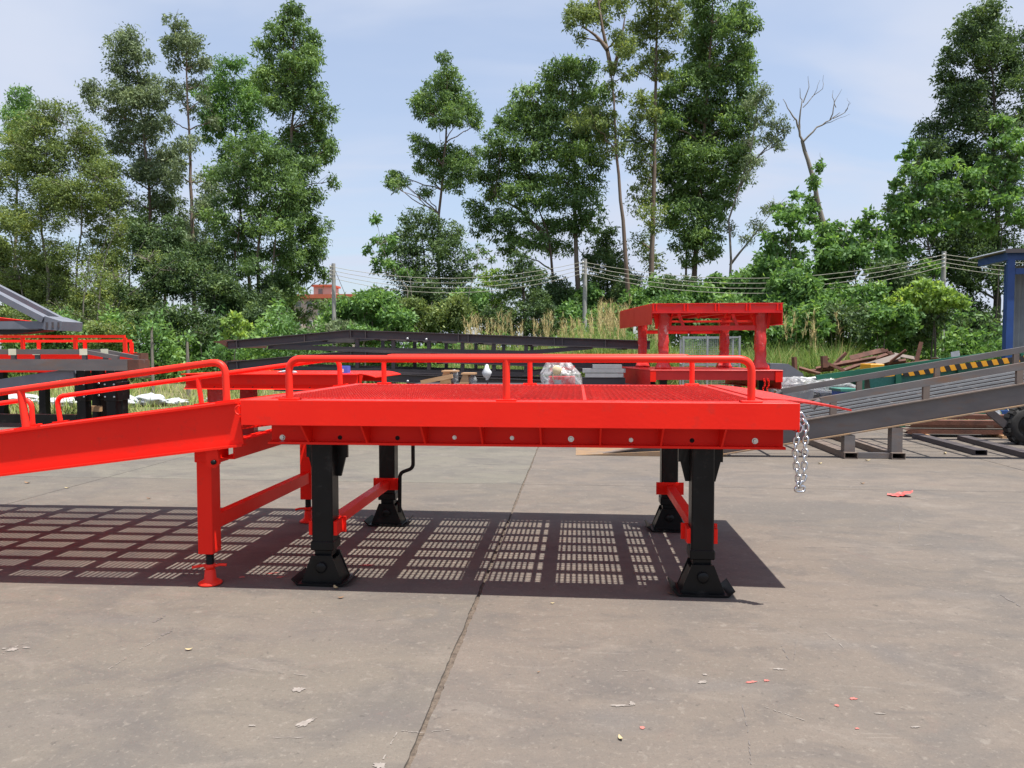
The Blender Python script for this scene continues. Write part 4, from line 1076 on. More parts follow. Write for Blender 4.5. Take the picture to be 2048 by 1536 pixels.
q = MB(); q.bar(up0 + Vector((0.02, 0.36, 0)), lp + Vector((0.02, 0.36, 0)), 0.10, 0.10); q.build('lip_arm', M['primer'], kr)
e0 = at(92, 641, KY)
MB().prism([(e0.x, e0.z - 0.15), (e0.x + 0.30, e0.z - 0.17), (e0.x + 0.32, e0.z - 0.02), (e0.x + 0.02, e0.z + 0.07)], 'y', KY - 0.06, KY + 0.45).build('hinge_box', M['primer'], kr)
for k in range(3): MB().box(e0.x + 0.05 + 0.10 * k, e0.x + 0.075 + 0.10 * k, KY - 0.075, KY - 0.061, e0.z - 0.13, e0.z - 0.03).build('hinge_pin', M['mill'], kr)
MB().prism([(k0.x, Zp(641, KY, 50)), (Xp(46, KY), Zp(641, KY, 50)), (Xp(-30, KY), Zp(632, KY, 50)), (k0.x, Zp(626, KY, 50))], 'y', KY + 0.1, KY + 0.3).build('red_deck', M['red'], kr)
for y in (KY + 0.1, KY + 0.3): MB().box(k0.x + 0.3, k0.x + 0.44, y, y + 0.14, 0.0, Zp(660, KY, 50)).build('leg', M['black'], kr)
for y in (KY + 0.1, KY + 0.3): MB().box(Xp(-70, KY), Xp(-70, KY) + 0.14, y, y + 0.14, 0.0, Zp(664, KY, 50)).build('leg', M['black'], kr)

# ------------------------------------------------------------------ raw steel ramp on the right
TY = 10.0
tr = empty('loading_ramp', (5.5, TY + 1.1, 0), 'unpainted grey steel ramp rising to the right with open slatted deck', 'ramp')
A1, A2 = at(1611, 840, TY), at(2048, 767, TY)
ts = (A2.z - A1.z) / (A2.x - A1.x)
def tz(x): return A1.z + ts * (x - A1.x)
TBH = 0.29
tx0 = A1.x - A1.z / ts; txe = A2.x + 4.5
for yo in (0.0, 2.1):
    xb = tx0 + (TBH) / ts
    MB().prism([(tx0 + 0.05, tz(tx0 + 0.05) - 0.002), (tx0 + 0.09, 0.002), (xb, 0.002), (txe, tz(txe) - TBH), (txe, tz(txe) - 0.016)], 'y', TY + yo + 0.06, TY + yo + 0.075).build('side_beam', M['steel'], tr)
    p0, p1 = Vector((tx0 + 0.12, TY + yo + 0.065, tz(tx0 + 0.12) - 0.0005)), Vector((txe, TY + yo + 0.065, tz(txe) - 0.0075))
    MB().bar(p0, p1, 0.13, 0.015).build('top_flange', M['brown'], tr)
    p0, p1 = Vector((xb, TY + yo + 0.065, 0.010)), Vector((txe, TY + yo + 0.065, tz(txe) - TBH))
    MB().bar(p0, p1, 0.13, 0.016).build('bottom_flange', M['rust_wet'], tr)
MB().prism([(tx0 - 0.25, 0.003), (tx0 + 1.7, 0.003), (tx0 + 1.7, 0.10), (tx0 + 1.2, 0.085)], 'y', TY - 0.03, TY + 2.2).build('toe_wedge', M['rust_wet'], tr)
rod_me = MB(); rod_me.bar((tx0 + 1.8, 0, tz(tx0 + 1.8) - 0.02), (txe, 0, tz(txe) - 0.02), 0.022, 0.03); rod_me = rod_me.mesh('deck_rod', M['galv'])
for k in range(5): obj_from(rod_me, 'deck_rod', tr, (0, TY + 0.30 + 0.38 * k, 0))
x = tx0 + 1.9
while x < txe - 0.2:
    MB().box(x - 0.02, x + 0.02, TY + 0.08, TY + 2.15, tz(x) - 0.085, tz(x) - 0.045).build('cross_member', M['steel'], tr)
    x += 0.55
for yo, xs_, posts in ((0.05, 1641, (1667, 1852, 2038)), (2.13, 1563, (1718, 1873, 2030))):
    Yr = TY + yo
    z0 = 0.235
    a = Vector((Xp(xs_, Yr), Yr, 0)); a.z = tz(a.x) + z0 - 0.02
    b = Vector((txe - 0.2, Yr, 0)); b.z = tz(b.x) + z0
    r_ = MB(); r_.bar(a, b, 0.05, 0.09)
    r_.tube([a + Vector((-0.0, 0, 0)), a + Vector((-0.05, 0, -0.03)), a + Vector((-0.10, 0, -0.10))], 0.04, 8)
    r_ = r_.build('rail', M['steel'], tr)
    for px in posts:
        x = Xp(px, Yr); MB().box(x - 0.04, x + 0.04, Yr - 0.024, Yr + 0.024, tz(x) + 0.001, tz(x) + z0 - 0.048).build('rail_post', M['brown'], r_)
# stand under its low end
def boxtube(m_, x0, x1, z0, z1, y0, y1, t=0.008):
    m_.box(x0, x1, y0, y1, z0, z0 + t); m_.box(x0, x1, y0, y1, z1 - t, z1)
    m_.box(x0, x0 + t, y0, y1, z0 + t, z1 - t); m_.box(x1 - t, x1, y0, y1, z0 + t, z1 - t)
    return m_
sd = empty('steel_stand', (Xp(1750, TY), TY + 1, 0), 'box section stand with two posts under the grey steel ramp', 'stand')
for px in (1702, 1797):
    x = Xp(px, TY)
    boxtube(MB(), x - 0.085, x + 0.085, 0.003, 0.085, TY - 0.06, TY + 2.3).build('base_tube', M['brown'], sd)
    MB().box(x - 0.068, x + 0.068, TY + 0.0, TY + 0.13, 0.0855, tz(x) - TBH - 0.012).build('post', M['steel'], sd)
    MB().box(x - 0.068, x + 0.068, TY + 2.1, TY + 2.23, 0.0855, tz(x) - TBH - 0.012).build('post', M['steel'], sd)
MB().box(Xp(1702, TY) + 0.086, Xp(1797, TY) - 0.086, TY + 0.0, TY + 0.09, 0.005, 0.075).build('cross_tube', M['steel'], sd)
# wheel of the ramp
def wheel(c, R, W, parent):
    prof = [(R * 0.58, -W / 2), (R * 0.86, -W / 2), (R * 0.97, -W * 0.40), (R, -W * 0.22), (R, W * 0.22), (R * 0.97, W * 0.40), (R * 0.86, W / 2), (R * 0.58, W / 2)]
    w_ = MB().lathe(prof, c, 40, (0, 1, 0)).build('wheel', M['rubber'], parent)
    MB().lathe([(0.0, -W * 0.30), (R * 0.25, -W * 0.32), (R * 0.30, -W * 0.2), (R * 0.5, -W * 0.22), (R * 0.585, -W * 0.5), (R * 0.585, W * 0.5)], c, 28, (0, 1, 0)).build('rim', M['blackflat'], w_)
    tm = MB().box(-W * 0.46, W * 0.10, -0.028, 0.028, -0.02, 0.022).mesh('tread_block', M['rubber'])
    for k in range(26):
        t = 2 * math.pi * k / 26
        o = bpy.data.objects.new('tread_block', tm)
        o.matrix_world = Matrix.Translation(Vector(c) + Vector((math.cos(t) * R, (W * 0.18 if k % 2 else -W * 0.0), math.sin(t) * R))) @ Matrix(((0, -math.sin(t), math.cos(t), 0), (1, 0, 0, 0), (0, math.cos(t), math.sin(t), 0), (0, 0, 0, 1)))
        COL.objects.link(o); o.parent = w_
    return w_
WY = TY + 1.75
wc = at(2050, 850, WY); wheel((wc.x, WY, 0.29), 0.285, 0.24, tr)
wheel((wc.x, WY - 1.25, 0.29), 0.285, 0.24, tr).location.x = 0.9
MB().cyl((wc.x, TY + 0.3, 0.29), (wc.x, WY + 0.3, 0.29), 0.04, 10).build('axle', M['mill'], tr)
MB().bar(at(1975, 820, TY + 1.5), at(2010, 850, TY + 1.5), 0.06, 0.10).build('strut', M['mill'], tr)

# loose steel on the ground under and behind it
def lie(name, a, b, w, h, mat, label, cat, group=None, kind='tube'):
    a, b = gr(*a), gr(*b); a.z = b.z = h / 2 + 0.003
    m_ = MB()
    if kind == 'tube':
        d = (b - a).normalized(); m_.bar(a, b, w, 0.008, off=(0, h / 2 - 0.004)); m_.bar(a, b, w, 0.008, off=(0, -h / 2 + 0.004))
        m_.bar(a, b, 0.008, h - 0.016, off=(w / 2 - 0.004, 0)); m_.bar(a, b, 0.008, h - 0.016, off=(-w / 2 + 0.004, 0))
    else: m_.bar(a, b, w, h)
    return m_.build(name, M[mat], label=label, cat=cat, group=group)
lie('steel_tube', (1962, 911), (1834, 876), 0.16, 0.07, 'mill', 'dark box tube lying on concrete with its open end nearest', 'steel tube')
lie('steel_tube', (2080, 922), (1925, 880), 0.16, 0.07, 'mill', 'dark box tube lying on concrete by the wheel', 'steel tube')
for k in range(4):
    y = 12.7 + 0.22 * (k % 2); z = 0.09 + 0.075 * k
    a, b = Xp(1812 + 6 * k, y), Xp(2010 - 3 * k, y)
    MB().channel((a, y, z), (b + 0.5, y, z), 0.07, 0.20, 0.012).build('steel_channel', M['rust'], label='%s rusty channel of the bundle behind the grey ramp stand' % ('lowest', 'second lowest', 'second highest', 'topmost')[k], cat='steel channel', group='rusty channels in a bundle')
MB().box(Xp(1830, 12.9), Xp(1840, 12.9), 12.5, 13.2, 0.0, 0.05).build('timber_block', M['wood'], label='timber bearer under the left end of rusty channel bundle', cat='timber')
MB().box(Xp(1980, 12.9), Xp(1990, 12.9), 12.5, 13.2, 0.0, 0.05).build('timber_block', M['wood'], label='timber bearer under the right end of rusty channel bundle', cat='timber')
# blue wrapped frames further back
bf = empty('storage_rack', (Xp(1930, 15.5), 15.8, 0), 'blue steel rack wrapped in clear film behind the rusty channels', 'rack')
MB().box(Xp(1840, 15.4), Xp(2060, 15.4), 15.4, 15.5, Zp(850, 15.4), Zp(845, 15.4)).build('bottom_bar', M['blue'], bf)
MB().box(Xp(1840, 15.4), Xp(2060, 15.4), 15.4, 15.5, Zp(822, 15.4), Zp(815, 15.4)).build('top_bar', M['blue'], bf)
for px in (1852, 1900, 1950, 2000, 2040): MB().box(Xp(px, 15.42), Xp(px + 8, 15.42), 15.41, 15.49, -0.04, Zp(822.5, 15.4)).build('post', M['blue'], bf)
MB().box(Xp(1845, 16), Xp(2055, 16), 15.95, 16.0, -0.04, Zp(806, 16)).build('rear_panel', M['blue'], bf)
bag('plastic_film', 1880, 838, 26, 16, 15.2, 'clear film bundle on left of blue frame', 21, 'film', 'plastic film')
bag('plastic_film', 1970, 834, 30, 22, 15.2, 'clear film bundle on right of blue frame near wheel', 22, 'film', 'plastic film')
bag('plastic_film', 1925, 848, 18, 7, 14.9, 'small clear film bundle low between the film bundles', 23, 'film', 'plastic film')
# film sheets behind the ramp's low end
for k, (px, py, rx, rz_, lab) in enumerate([(1590, 770, 50, 16, 'grey film sheet right of the stacked red platforms'), (1660, 775, 45, 16, 'clear film heap beside the blue tub'), (1620, 790, 40, 12, 'clear film heap just behind the grey ramp rail')]):
    bag('plastic_film', px, py, rx, rz_, 13.6 + 0.4 * k, lab, 31 + k, 'film', 'plastic film')
    MB().box(Xp(px - rx * 0.6, 13.6 + 0.4 * k), Xp(px + rx * 0.6, 13.6 + 0.4 * k), 13.4 + 0.4 * k, 14.0 + 0.4 * k, 0.0, Zp(py + rz_ * 0.4, 13.6 + 0.4 * k)).build('metal_box', M[('galv', 'primer', 'steel')[k]], label=('galvanised box under the grey film sheet', 'blue grey box under film beside the blue tub', 'steel box under the film heap behind ramp rail')[k], cat='box')
t_ = empty('tub', (Xp(1700, 13), 13.2, 0), 'blue plastic tub with green rim behind the grey ramp', 'tub')
MB().prism([(Xp(1688, 13), 0.0), (Xp(1712, 13), 0.0), (Xp(1716, 13), Zp(780, 13)), (Xp(1684, 13), Zp(780, 13))], 'y', 13.0, 13.5).build('tub_body', M['bluebox'], t_)
MB().box(Xp(1680, 13), Xp(1720, 13), 12.95, 13.55, Zp(780, 13) + 0.001, Zp(775, 13)).build('rim', M['teal'], t_)

# ------------------------------------------------------------------ green ramp with hazard stripes
NY = 14.2
gn = empty('loading_ramp', (7.5, NY + 1, 0), 'green ramp with yellow and black hazard stripes behind the grey ramp', 'ramp')
B1, B2 = at(1625, 758, NY), at(2048, 699, NY)
gsl = (B2.z - B1.z) / (B2.x - B1.x)
def line(px0, py0, px1, py1, Y, ext=4.0):
    a, b = at(px0, py0, Y), at(px1, py1, Y); d = (b - a)
    return a, b + d * (ext / d.x)
a, b = line(1632, 756, 2048, 701, NY)
MB().bar(a, b, 0.06, 0.10).build('rail', M['green'], gn)
MB().tube([a, a + Vector((-0.15, 0, -0.02)), a + Vector((-0.28, 0, 0.0))], 0.03, 8).build('rail_end', M['galv'], gn)
for px in (1796, 1920, 2044, 1722):
    x = Xp(px, NY); f_ = (x - a.x) / (b.x - a.x); zt_ = a.z + (b.z - a.z) * f_
    MB().box(x - 0.05, x + 0.05, NY - 0.03, NY + 0.03, zt_ - 0.42, zt_ - 0.055).build('rail_post', M['green'], gn)
c1, c2 = line(1740, 768, 2048, 729, NY + 0.05)
MB().bar(c1, c2, 0.02, 0.30, off=(0, -0.06)).build('mesh_panel', M['teal'], gn)
d1, d2 = line(1690, 790, 2048, 745, NY)
MB().bar(d1, d2, 0.10, 0.12).build('side_beam', M['green'], gn)
MB().bar(d1 + Vector((0, 2.0, 0)), d2 + Vector((0, 2.0, 0)), 0.10, 0.12).build('side_beam', M['green'], gn)
for px in (1800, 1960): 
    x = Xp(px, NY); MB().box(x, x + 0.12, NY + 0.02, NY + 0.14, 0.0, d1.z + (d2.z - d1.z) * ((x - d1.x) / (d2.x - d1.x)) - 0.07).build('leg', M['green'], gn)
    MB().box(x, x + 0.12, NY + 1.9, NY + 2.02, 0.0, d1.z + (d2.z - d1.z) * ((x - d1.x) / (d2.x - d1.x)) - 0.07).build('leg', M['green'], gn)
MB().box(d2.x - 0.3, d2.x - 0.15, NY + 0.02, NY + 2.0, 0.0, d2.z - 0.07).build('leg', M['green'], gn)
s1, s2 = line(1808, 748, 2048, 717, NY - 0.03)
dv = (s2 - s1).normalized(); L_ = (s2 - s1).length; nst = int(L_ / 0.092)
upv = Vector((0, -1, 0)).cross(dv); upv = -upv if upv.z < 0 else upv
def stripe(mat):
    m_ = MB(); pts = []
    for yy in (-0.012, 0.012):
        for s, u in ((-0.045, -0.05), (0.045, -0.05), (0.015, 0.05), (-0.075, 0.05)):
            p = dv * s + upv * u; pts.append((p.x, yy, p.z))
    m_.add(pts, [(0, 1, 2, 3), (7, 6, 5, 4), (0, 4, 5, 1), (1, 5, 6, 2), (2, 6, 7, 3), (3, 7, 4, 0)])
    return m_.mesh('hazard_stripe', M[mat])
sy, sb_ = stripe('yellow'), stripe('blackflat')
for k in range(nst): obj_from(sy if k % 2 else sb_, 'hazard_stripe', gn, s1 + dv * (0.092 * (k + 0.5)))
# yellow steel pieces left of it
MB().cbox(Xp(1742, 15.2), Xp(1826, 15.2), 15.2, 16.2, Zp(752, 15.2), Zp(741, 15.2), 0.01).build('steel_box', M['yellow'], label='long yellow steel box lying behind the green rail', cat='steel box')
MB().box(Xp(1748, 15.4), Xp(1820, 15.4), 15.3, 16.1, -0.05, Zp(752.5, 15.2)).build('steel_box', M['mill'], label='dark steel crate under the long yellow box', cat='steel box')
MB().cbox(Xp(1740, 17), Xp(1768, 17), 17, 17.6, -0.05, Zp(727, 17), 0.01).build('steel_box', M['yellow'], label='small yellow steel box in front of the scrap heap', cat='steel box')
# dark sheet panels right of the stacked red platform
pn = MB(); pn.prism([(Xp(1545, 16), -0.05), (Xp(1620, 16), -0.05), (Xp(1606, 16), Zp(746, 16)), (Xp(1576, 16), Zp(727, 16)), (Xp(1540, 16), Zp(726, 16))], 'y', 16.0, 16.7)
pn.build('machine_cover', M['primer'], label='grey sloping steel cover right of the stacked red platforms', cat='steel cover')

# ------------------------------------------------------------------ rusty scrap heap
r = random.Random(4)
SYY = 22.0
hp = MB(); n = 26
base = gr(1750, 790)
vs = []
for i in range(9):
    for k in range(n):
        t = 2 * math.pi * k / n; q = 1 - i / 8
        vs.append((at(1745, 745, SYY + 1.5).x + math.cos(t) * 2.6 * q * (1 + r.uniform(-.15, .15)), SYY + 1.8 + math.sin(t) * 1.5 * q * (1 + r.uniform(-.15, .15)), -0.06 + 0.72 * (1 - q ** 1.5) + r.uniform(-.06, .06)))
hp.add(vs, [(i * n + k, i * n + (k + 1) % n, (i + 1) * n + (k + 1) % n, (i + 1) * n + k) for i in range(8) for k in range(n)])
hp.build('scrap_heap', M['rust'], label='mound of small rusty scrap behind the green ramp', cat='scrap heap', kind='stuff')
def scrap(i, p, q, Y, h, w, mat='rust', kind='i', yo=0.0, label='rusty offcut of steel section lying on the scrap heap', group='rusty offcuts on the scrap heap'):
    a, b = at(*p, Y), at(*q, Y + yo)
    m_ = MB(); d = (b - a)
    upv_ = Vector((r.uniform(-.5, .5), r.uniform(-1, -.2), r.uniform(.3, 1)))
    if kind == 'i': m_.ibeam(a, b, h, w, 0.02, 0.018, upv_)
    elif kind == 'c': m_.channel(a, b, h, w, 0.02, upv_)
    else: m_.bar(a, b, h, w, upv_)
    return m_.build('steel_offcut', M[mat], label=label, cat='steel offcut', group=group)
S = [((1632, 738), (1752, 716), 0.10, 0.08, 'i', 'long rusty beam lying low across left of the scrap heap'), ((1660, 738), (1692, 706), 0.09, 0.05, 'c', 'rusty angle leaning steeply at left of the scrap heap'), ((1684, 742), (1782, 706), 0.11, 0.08, 'c', 'long rusty channel rising to the right across the heap'), ((1700, 716), (1762, 701), 0.15, 0.02, 'p', 'flat rusty plate tilted near the top of the heap'), ((1722, 735), (1798, 712), 0.20, 0.018, 'p', 'broad grey brown plate on the front of the heap'),
     ((1745, 708), (1776, 701), 0.12, 0.08, 'i', 'short rusty beam at the very top of the heap'), ((1764, 699), (1800, 716), 0.13, 0.07, 'c', 'rusty channel sloping down right from the heap top'), ((1790, 709), (1832, 717), 0.16, 0.02, 'p', 'rusty plate on the right shoulder of the heap'), ((1752, 731), (1812, 722), 0.12, 0.08, 'i', 'rusty beam just above the yellow boxes'), ((1648, 724), (1688, 741), 0.08, 0.04, 'p', 'thin rusty bar sloping down right at the left of heap'),
     ((1672, 728), (1722, 721), 0.12, 0.07, 'c', 'rusty channel lying level at left centre of heap'), ((1800, 731), (1856, 722), 0.10, 0.07, 'c', 'rusty channel at the foot of the upright channel'), ((1616, 743), (1668, 738), 0.09, 0.07, 'i', 'low rusty beam at the far left foot of heap'), ((1846, 723), (1905, 727), 0.11, 0.08, 'c', 'rusty channel lying right of the upright channel'), ((1598, 736), (1640, 748), 0.09, 0.06, 'c', 'rusty channel by the grey sloping cover'), ((1700, 746), (1748, 735), 0.10, 0.07, 'i', 'rusty beam half hidden by the green rail'), ((1868, 715), (1896, 728), 0.16, 0.02, 'p', 'tilted brown plate between upright channel and pale plate'),
     ((1706, 730), (1728, 704), 0.03, 0.03, 'p', 'thin rusty rod sticking up in middle of heap'), ((1735, 742), (1716, 708), 0.04, 0.03, 'p', 'thin rusty rod leaning left in the heap'), ((1640, 744), (1658, 716), 0.03, 0.03, 'p', 'thin rusty rod at the left of heap'), ((1775, 728), (1812, 700), 0.06, 0.05, 'c', 'narrow rusty angle rising right behind yellow box')]
for i, (p, q, h, w, kd, lab) in enumerate(S): scrap(i, p, q, SYY - 0.4 + r.uniform(-.3, .9), h, w, ('brown' if i in (4, 7, 16) else 'rust'), kd, r.uniform(-.5, .7), lab)
scrap(90, (1828, 742), (1842, 686), SYY, 0.30, 0.10, 'rust', 'c', 0.1, 'wide rusty channel standing upright at right of the scrap heap', None)
scrap(91, (1912, 722), (1910, 703), SYY + 0.5, 0.22, 0.03, 'galv', 'p', 0.1, 'pale flat plate standing up right of the rusty channels', None)
scrap(92, (1590, 742), (1588, 714), SYY - 1, 0.10, 0.10, 'rust', 'p', 0, 'short rusty post standing left of the scrap heap', None)
scrap(93, (1649, 735), (1648, 712), SYY - 1, 0.16, 0.10, 'rust', 'p', 0, 'thicker rusty post standing left on the scrap heap', None)

# ------------------------------------------------------------------ wire mesh cage behind the stacked platforms
CY = 19.5
cg = empty('wire_cage', (Xp(1427, CY), CY + 0.8, 0), 'grey wire mesh cage behind the stacked red platforms', 'cage')
cx0, cx1, cz1 = Xp(1366, CY), Xp(1478, CY), Zp(672, CY, 1430)
fm = []
for x, y in ((cx0, CY), (cx1, CY), (cx0 + 0.12, CY + 1.4), (cx1 + 0.12, CY + 1.4), ((cx0 + cx1) / 2 - 0.1, CY)):
    MB().box(x - 0.025, x + 0.025, y - 0.025, y + 0.025, -0.06, cz1).build('corner_post', M['galv'], cg)
for z in (cz1 - 0.03, cz1 - 0.75):
    for p, q in (((cx0 + 0.026, CY, z), (cx1 - 0.026, CY, z)), ((cx0 + 0.146, CY + 1.4, z), (cx1 + 0.094, CY + 1.4, z)), ((cx0, CY + 0.026, z), (cx0 + 0.12, CY + 1.374, z)), ((cx1, CY + 0.026, z), (cx1 + 0.12, CY + 1.374, z))):
        MB().bar(p, q, 0.035, 0.035).build('frame_rail', M['galv'], cg)
wm = MB()
k = 0
x = cx0 + 0.06
while x < cx1: wm.box(x - 0.0025, x + 0.0025, CY - 0.0025, CY + 0.0025, 0.0, cz1 - 0.05); wm.box(x + 0.118, x + 0.122, CY + 1.398, CY + 1.402, 0.0, cz1 - 0.05); x += 0.05
z = 0.05
while z < cz1: wm.box(cx0, cx1, CY + 0.003, CY + 0.007, z, z + 0.004); wm.box(cx0 + 0.12, cx1 + 0.12, CY + 1.403, CY + 1.407, z, z + 0.004); z += 0.05
wm.build('wire_mesh', M['galv'], cg, kind='stuff')

# ------------------------------------------------------------------ blue shelter at the right edge
HY = 19.0
sh_ = empty('shelter', (Xp(2080, HY), HY + 2, 0), 'blue steel shelter with sheet roof at right edge', 'shelter')
zt = Zp(520, HY, 2000); xL = Xp(2014, HY, 600)
for x, y in ((xL, HY), (xL + 3.2, HY), (xL + 0.55, HY + 1.1), (xL + 3.2, HY + 1.1)):
    MB().cbox(x, x + 0.17, y, y + 0.08, -0.05, zt, 0.006).build('post', M['blue'], sh_)
MB().box(xL - 0.02, xL + 3.4, HY + 0.01, HY + 0.17, zt + 0.001, zt + 0.20).build('beam', M['blue'], sh_)
MB().box(xL + 0.191, xL + 3.2, HY + 0.03, HY + 0.15, zt - 0.34, zt - 0.20).build('beam', M['blue'], sh_)
MB().box(xL + 0.02, xL + 0.16, HY + 0.191, HY + 1.4, zt + 0.001, zt + 0.18).build('beam', M['blue'], sh_)
rf = MB(); x = xL - 0.14
while x < xL + 3.6:
    rf.prism([(x, zt + 0.215), (x + 0.05, zt + 0.245), (x + 0.10, zt + 0.215), (x + 0.10, zt + 0.205), (x + 0.05, zt + 0.235), (x, zt + 0.205)], 'y', HY - 0.15, HY + 1.6); x += 0.1
rf.build('roof_sheet', M['corr'], sh_)
MB().box(xL - 0.15, xL + 3.6, HY - 0.17, HY - 0.151, zt + 0.15, zt + 0.25).build('roof_edge', M['mill'], sh_)
cs = MB(); y = xL + 0.76
while y < xL + 3.1:
    cs.prism([(y, HY + 1.2), (y + 0.06, HY + 1.17), (y + 0.12, HY + 1.2), (y + 0.12, HY + 1.21), (y + 0.06, HY + 1.18), (y, HY + 1.21)], 'z', 0.1, zt - 0.01); y += 0.12
cs.build('rear_cladding', M['corr'], sh_)
MB().bar((xL + 0.28, HY + 0.5, zt - 0.2), (xL + 0.5, HY + 0.5, 0.1), 0.05, 0.05).build('prop', M['black'], sh_)

# ------------------------------------------------------------------ utility poles and wires
WPY = 33.0
poles = []
for px, top, lab in ((667, 527, 'pale concrete utility pole left of the dark round tree'), (1170, 518, 'pale concrete utility pole standing in the tall reeds'), (1888, 503, 'grey utility pole in front of the tall dark tree at right')):
    p = at(px, top, WPY)
    t = empty('utility_pole', (p.x, WPY, 0), lab, 'utility pole')
    MB().tube([(p.x, WPY, -0.1), (p.x, WPY, p.z)], [0.115, 0.085], 12).build('shaft', M['pole'], t)
    bk = MB().box(p.x - 0.13, p.x - 0.04, WPY - 0.17, WPY - 0.09, p.z - 0.72, p.z - 0.08).build('insulator_rack', M['galv'], t)
    im = MB().lathe([(0.0, 0.05), (0.035, 0.045), (0.045, 0.02), (0.03, 0.0), (0.045, -0.02), (0.035, -0.045), (0.0, -0.05)], (0, 0, 0), 10)
    im = im.mesh('insulator', M['ceramic'])
    for k in range(4): obj_from(im, 'insulator', bk, (p.x - 0.085, WPY - 0.20, p.z - 0.16 - 0.165 * k))
    poles.append(p)
t = None
end = Vector((poles[2].x + 12.0, WPY, poles[2].z - 0.15))
for k in range(4):
    zs = [p.z - 0.16 - 0.165 * k for p in poles] + [end.z - 0.16 - 0.12 * k]
    xs_ = [p.x - 0.085 for p in poles] + [end.x]
    pts = []
    for i in range(3):
        sag = (0.62, 0.85, 0.45)[i] + 0.05 * k
        for q in range(13):
            f_ = q / 12
            if i and q == 0: continue
            pts.append((xs_[i] + (xs_[i + 1] - xs_[i]) * f_, WPY - 0.24, zs[i] + (zs[i + 1] - zs[i]) * f_ - sag * 4 * f_ * (1 - f_)))
    MB().tube(pts, 0.011, 5).build('overhead_wire', M['wire'], label='%s of the four pale overhead wires between the utility poles' % ('topmost', 'second from top', 'third from top', 'lowest')[k], cat='wire')
e_pole = empty('utility_pole', (end.x, WPY, 0), 'utility pole out past the blue shelter at far right', 'utility pole')
MB().tube([(end.x, WPY, -0.1), (end.x, WPY, end.z)], [0.115, 0.085], 12).build('shaft', M['pole'], e_pole)
p = poles[0]
MB().tube([(p.x + 0.1, WPY - 0.1, p.z - 0.3), (p.x + 1.9, WPY + 1.0, 0.0)], 0.012, 5).build('guy_wire', M['mill'], label='dark stay wire slanting down from the left utility pole', cat='wire')

# ------------------------------------------------------------------ far salmon building
FBY = 95.0
bd = empty('building', (at(640, 640, FBY).x, FBY, 0), 'salmon coloured building with orange roof far behind the left trees', 'building')
def fx(px): return at(px, 600, FBY).x
def fz(py): return at(640, py, FBY).z
MB().box(fx(560), fx(740), FBY, FBY + 10, -0.05, fz(597)).build('wall', M['wall_pink'], bd)
rf_ = MB().box(fx(556), fx(744), FBY - 0.5, FBY + 10.5, fz(597) + 0.01, fz(589)).build('roof', M['roof_orange'], bd)
MB().box(fx(622), fx(658), FBY + 1, FBY + 4, fz(589) + 0.01, fz(572)).build('roof_house', M['wall_pink'], rf_)
MB().box(fx(619), fx(661), FBY + 0.7, FBY + 4.3, fz(572) + 0.01, fz(568)).build('roof_house_cap', M['roof_orange'], rf_)
for row in (608, 626, 646):
    for px in (575, 597, 619, 641, 663, 685, 707):
        f_ = MB().box(fx(px - 6), fx(px + 6), FBY - 0.08, FBY - 0.005, fz(row + 6), fz(row - 5)).build('window', M['frame_white'], bd)
        MB().box(fx(px - 5), fx(px + 5), FBY - 0.11, FBY - 0.081, fz(row + 5), fz(row - 4)).build('pane', M['glass'], f_)
MB().box(fx(632), fx(640), FBY + 0.93, FBY + 0.99, fz(587), fz(577)).build('window', M['glass'], bd)

# ------------------------------------------------------------------ white plastic sheets on the grass at left
for k, (px, py, rx, rz_) in enumerate([(120, 806, 45, 9), (255, 806, 26, 12), (300, 800, 30, 11), (350, 806, 26, 8), (40, 800, 50, 10), (430, 800, 20, 6)]):
    Y = 18.0 + 0.3 * k; rz_ *= 1.15
    bag('plastic_sheet', px, py, rx, rz_, Y, ('crumpled white plastic sheet on grass under grey frame', 'white plastic sheet right of the black legs', 'pale grey plastic sheet in the grass middle of the row', 'white plastic sheet behind the ramp rail end', 'white plastic sheet at left edge on the grass', 'small white plastic sheet below the short red section')[k], 50 + k, 'whitebag', 'plastic sheet')

# ------------------------------------------------------------------ litter on the concrete
def leaf_litter(px, py, L, mat, rot, label, cat='dry leaf', curl=0.25, group=None):
    c = gr(px, py); n = 7; vs = []; L = L * 0.68
    for i in range(n):
        t = i / (n - 1); w = L * 0.24 * math.sin(math.pi * (0.08 + 0.88 * t)); s = (t - 0.5) * L
        z = 0.004 + curl * L * (2 * (t - 0.5)) ** 2
        for q in (-1, 0, 1):
            x, y = s, q * w
            vs.append((c.x + x * math.cos(rot) - y * math.sin(rot), c.y + x * math.sin(rot) + y * math.cos(rot), z + abs(q) * w * 0.35))
    m_ = MB().add(vs, [(3 * i + q, 3 * i + q + 1, 3 * i + q + 4, 3 * i + q + 3) for i in range(n - 1) for q in (0, 1)], True)
    return m_.build('dry_leaf' if cat == 'dry leaf' else 'scrap_piece', M[mat], label=label, cat=cat, group=group)
leaf_litter(672, 1178, 0.075, 'leaf_pale', -0.8, 'curled tan leaf at the foot of left front black leg')
leaf_litter(1360, 1178, 0.06, 'leaf_pale', -0.6, 'tan leaf lying on right front black base plate')
leaf_litter(1340, 1189, 0.05, 'leaf_dry', -0.5, 'dark leaf left of the right front black foot')
leaf_litter(682, 1197, 0.055, 'leaf_dry', 0.5, 'thin dark leaf just outside the shadow below left black foot')
leaf_litter(378, 1301, 0.05, 'leaf_pale', 0.4, 'pale leaf alone on concrete at lower left')
leaf_litter(298, 998, 0.07, 'leaf_dry', 0.1, 'brown leaf on concrete left of the red ramp leg')
leaf_litter(55, 967, 0.10, 'leaf_dry', 0.0, 'brown leaf beside slab joint at left edge')
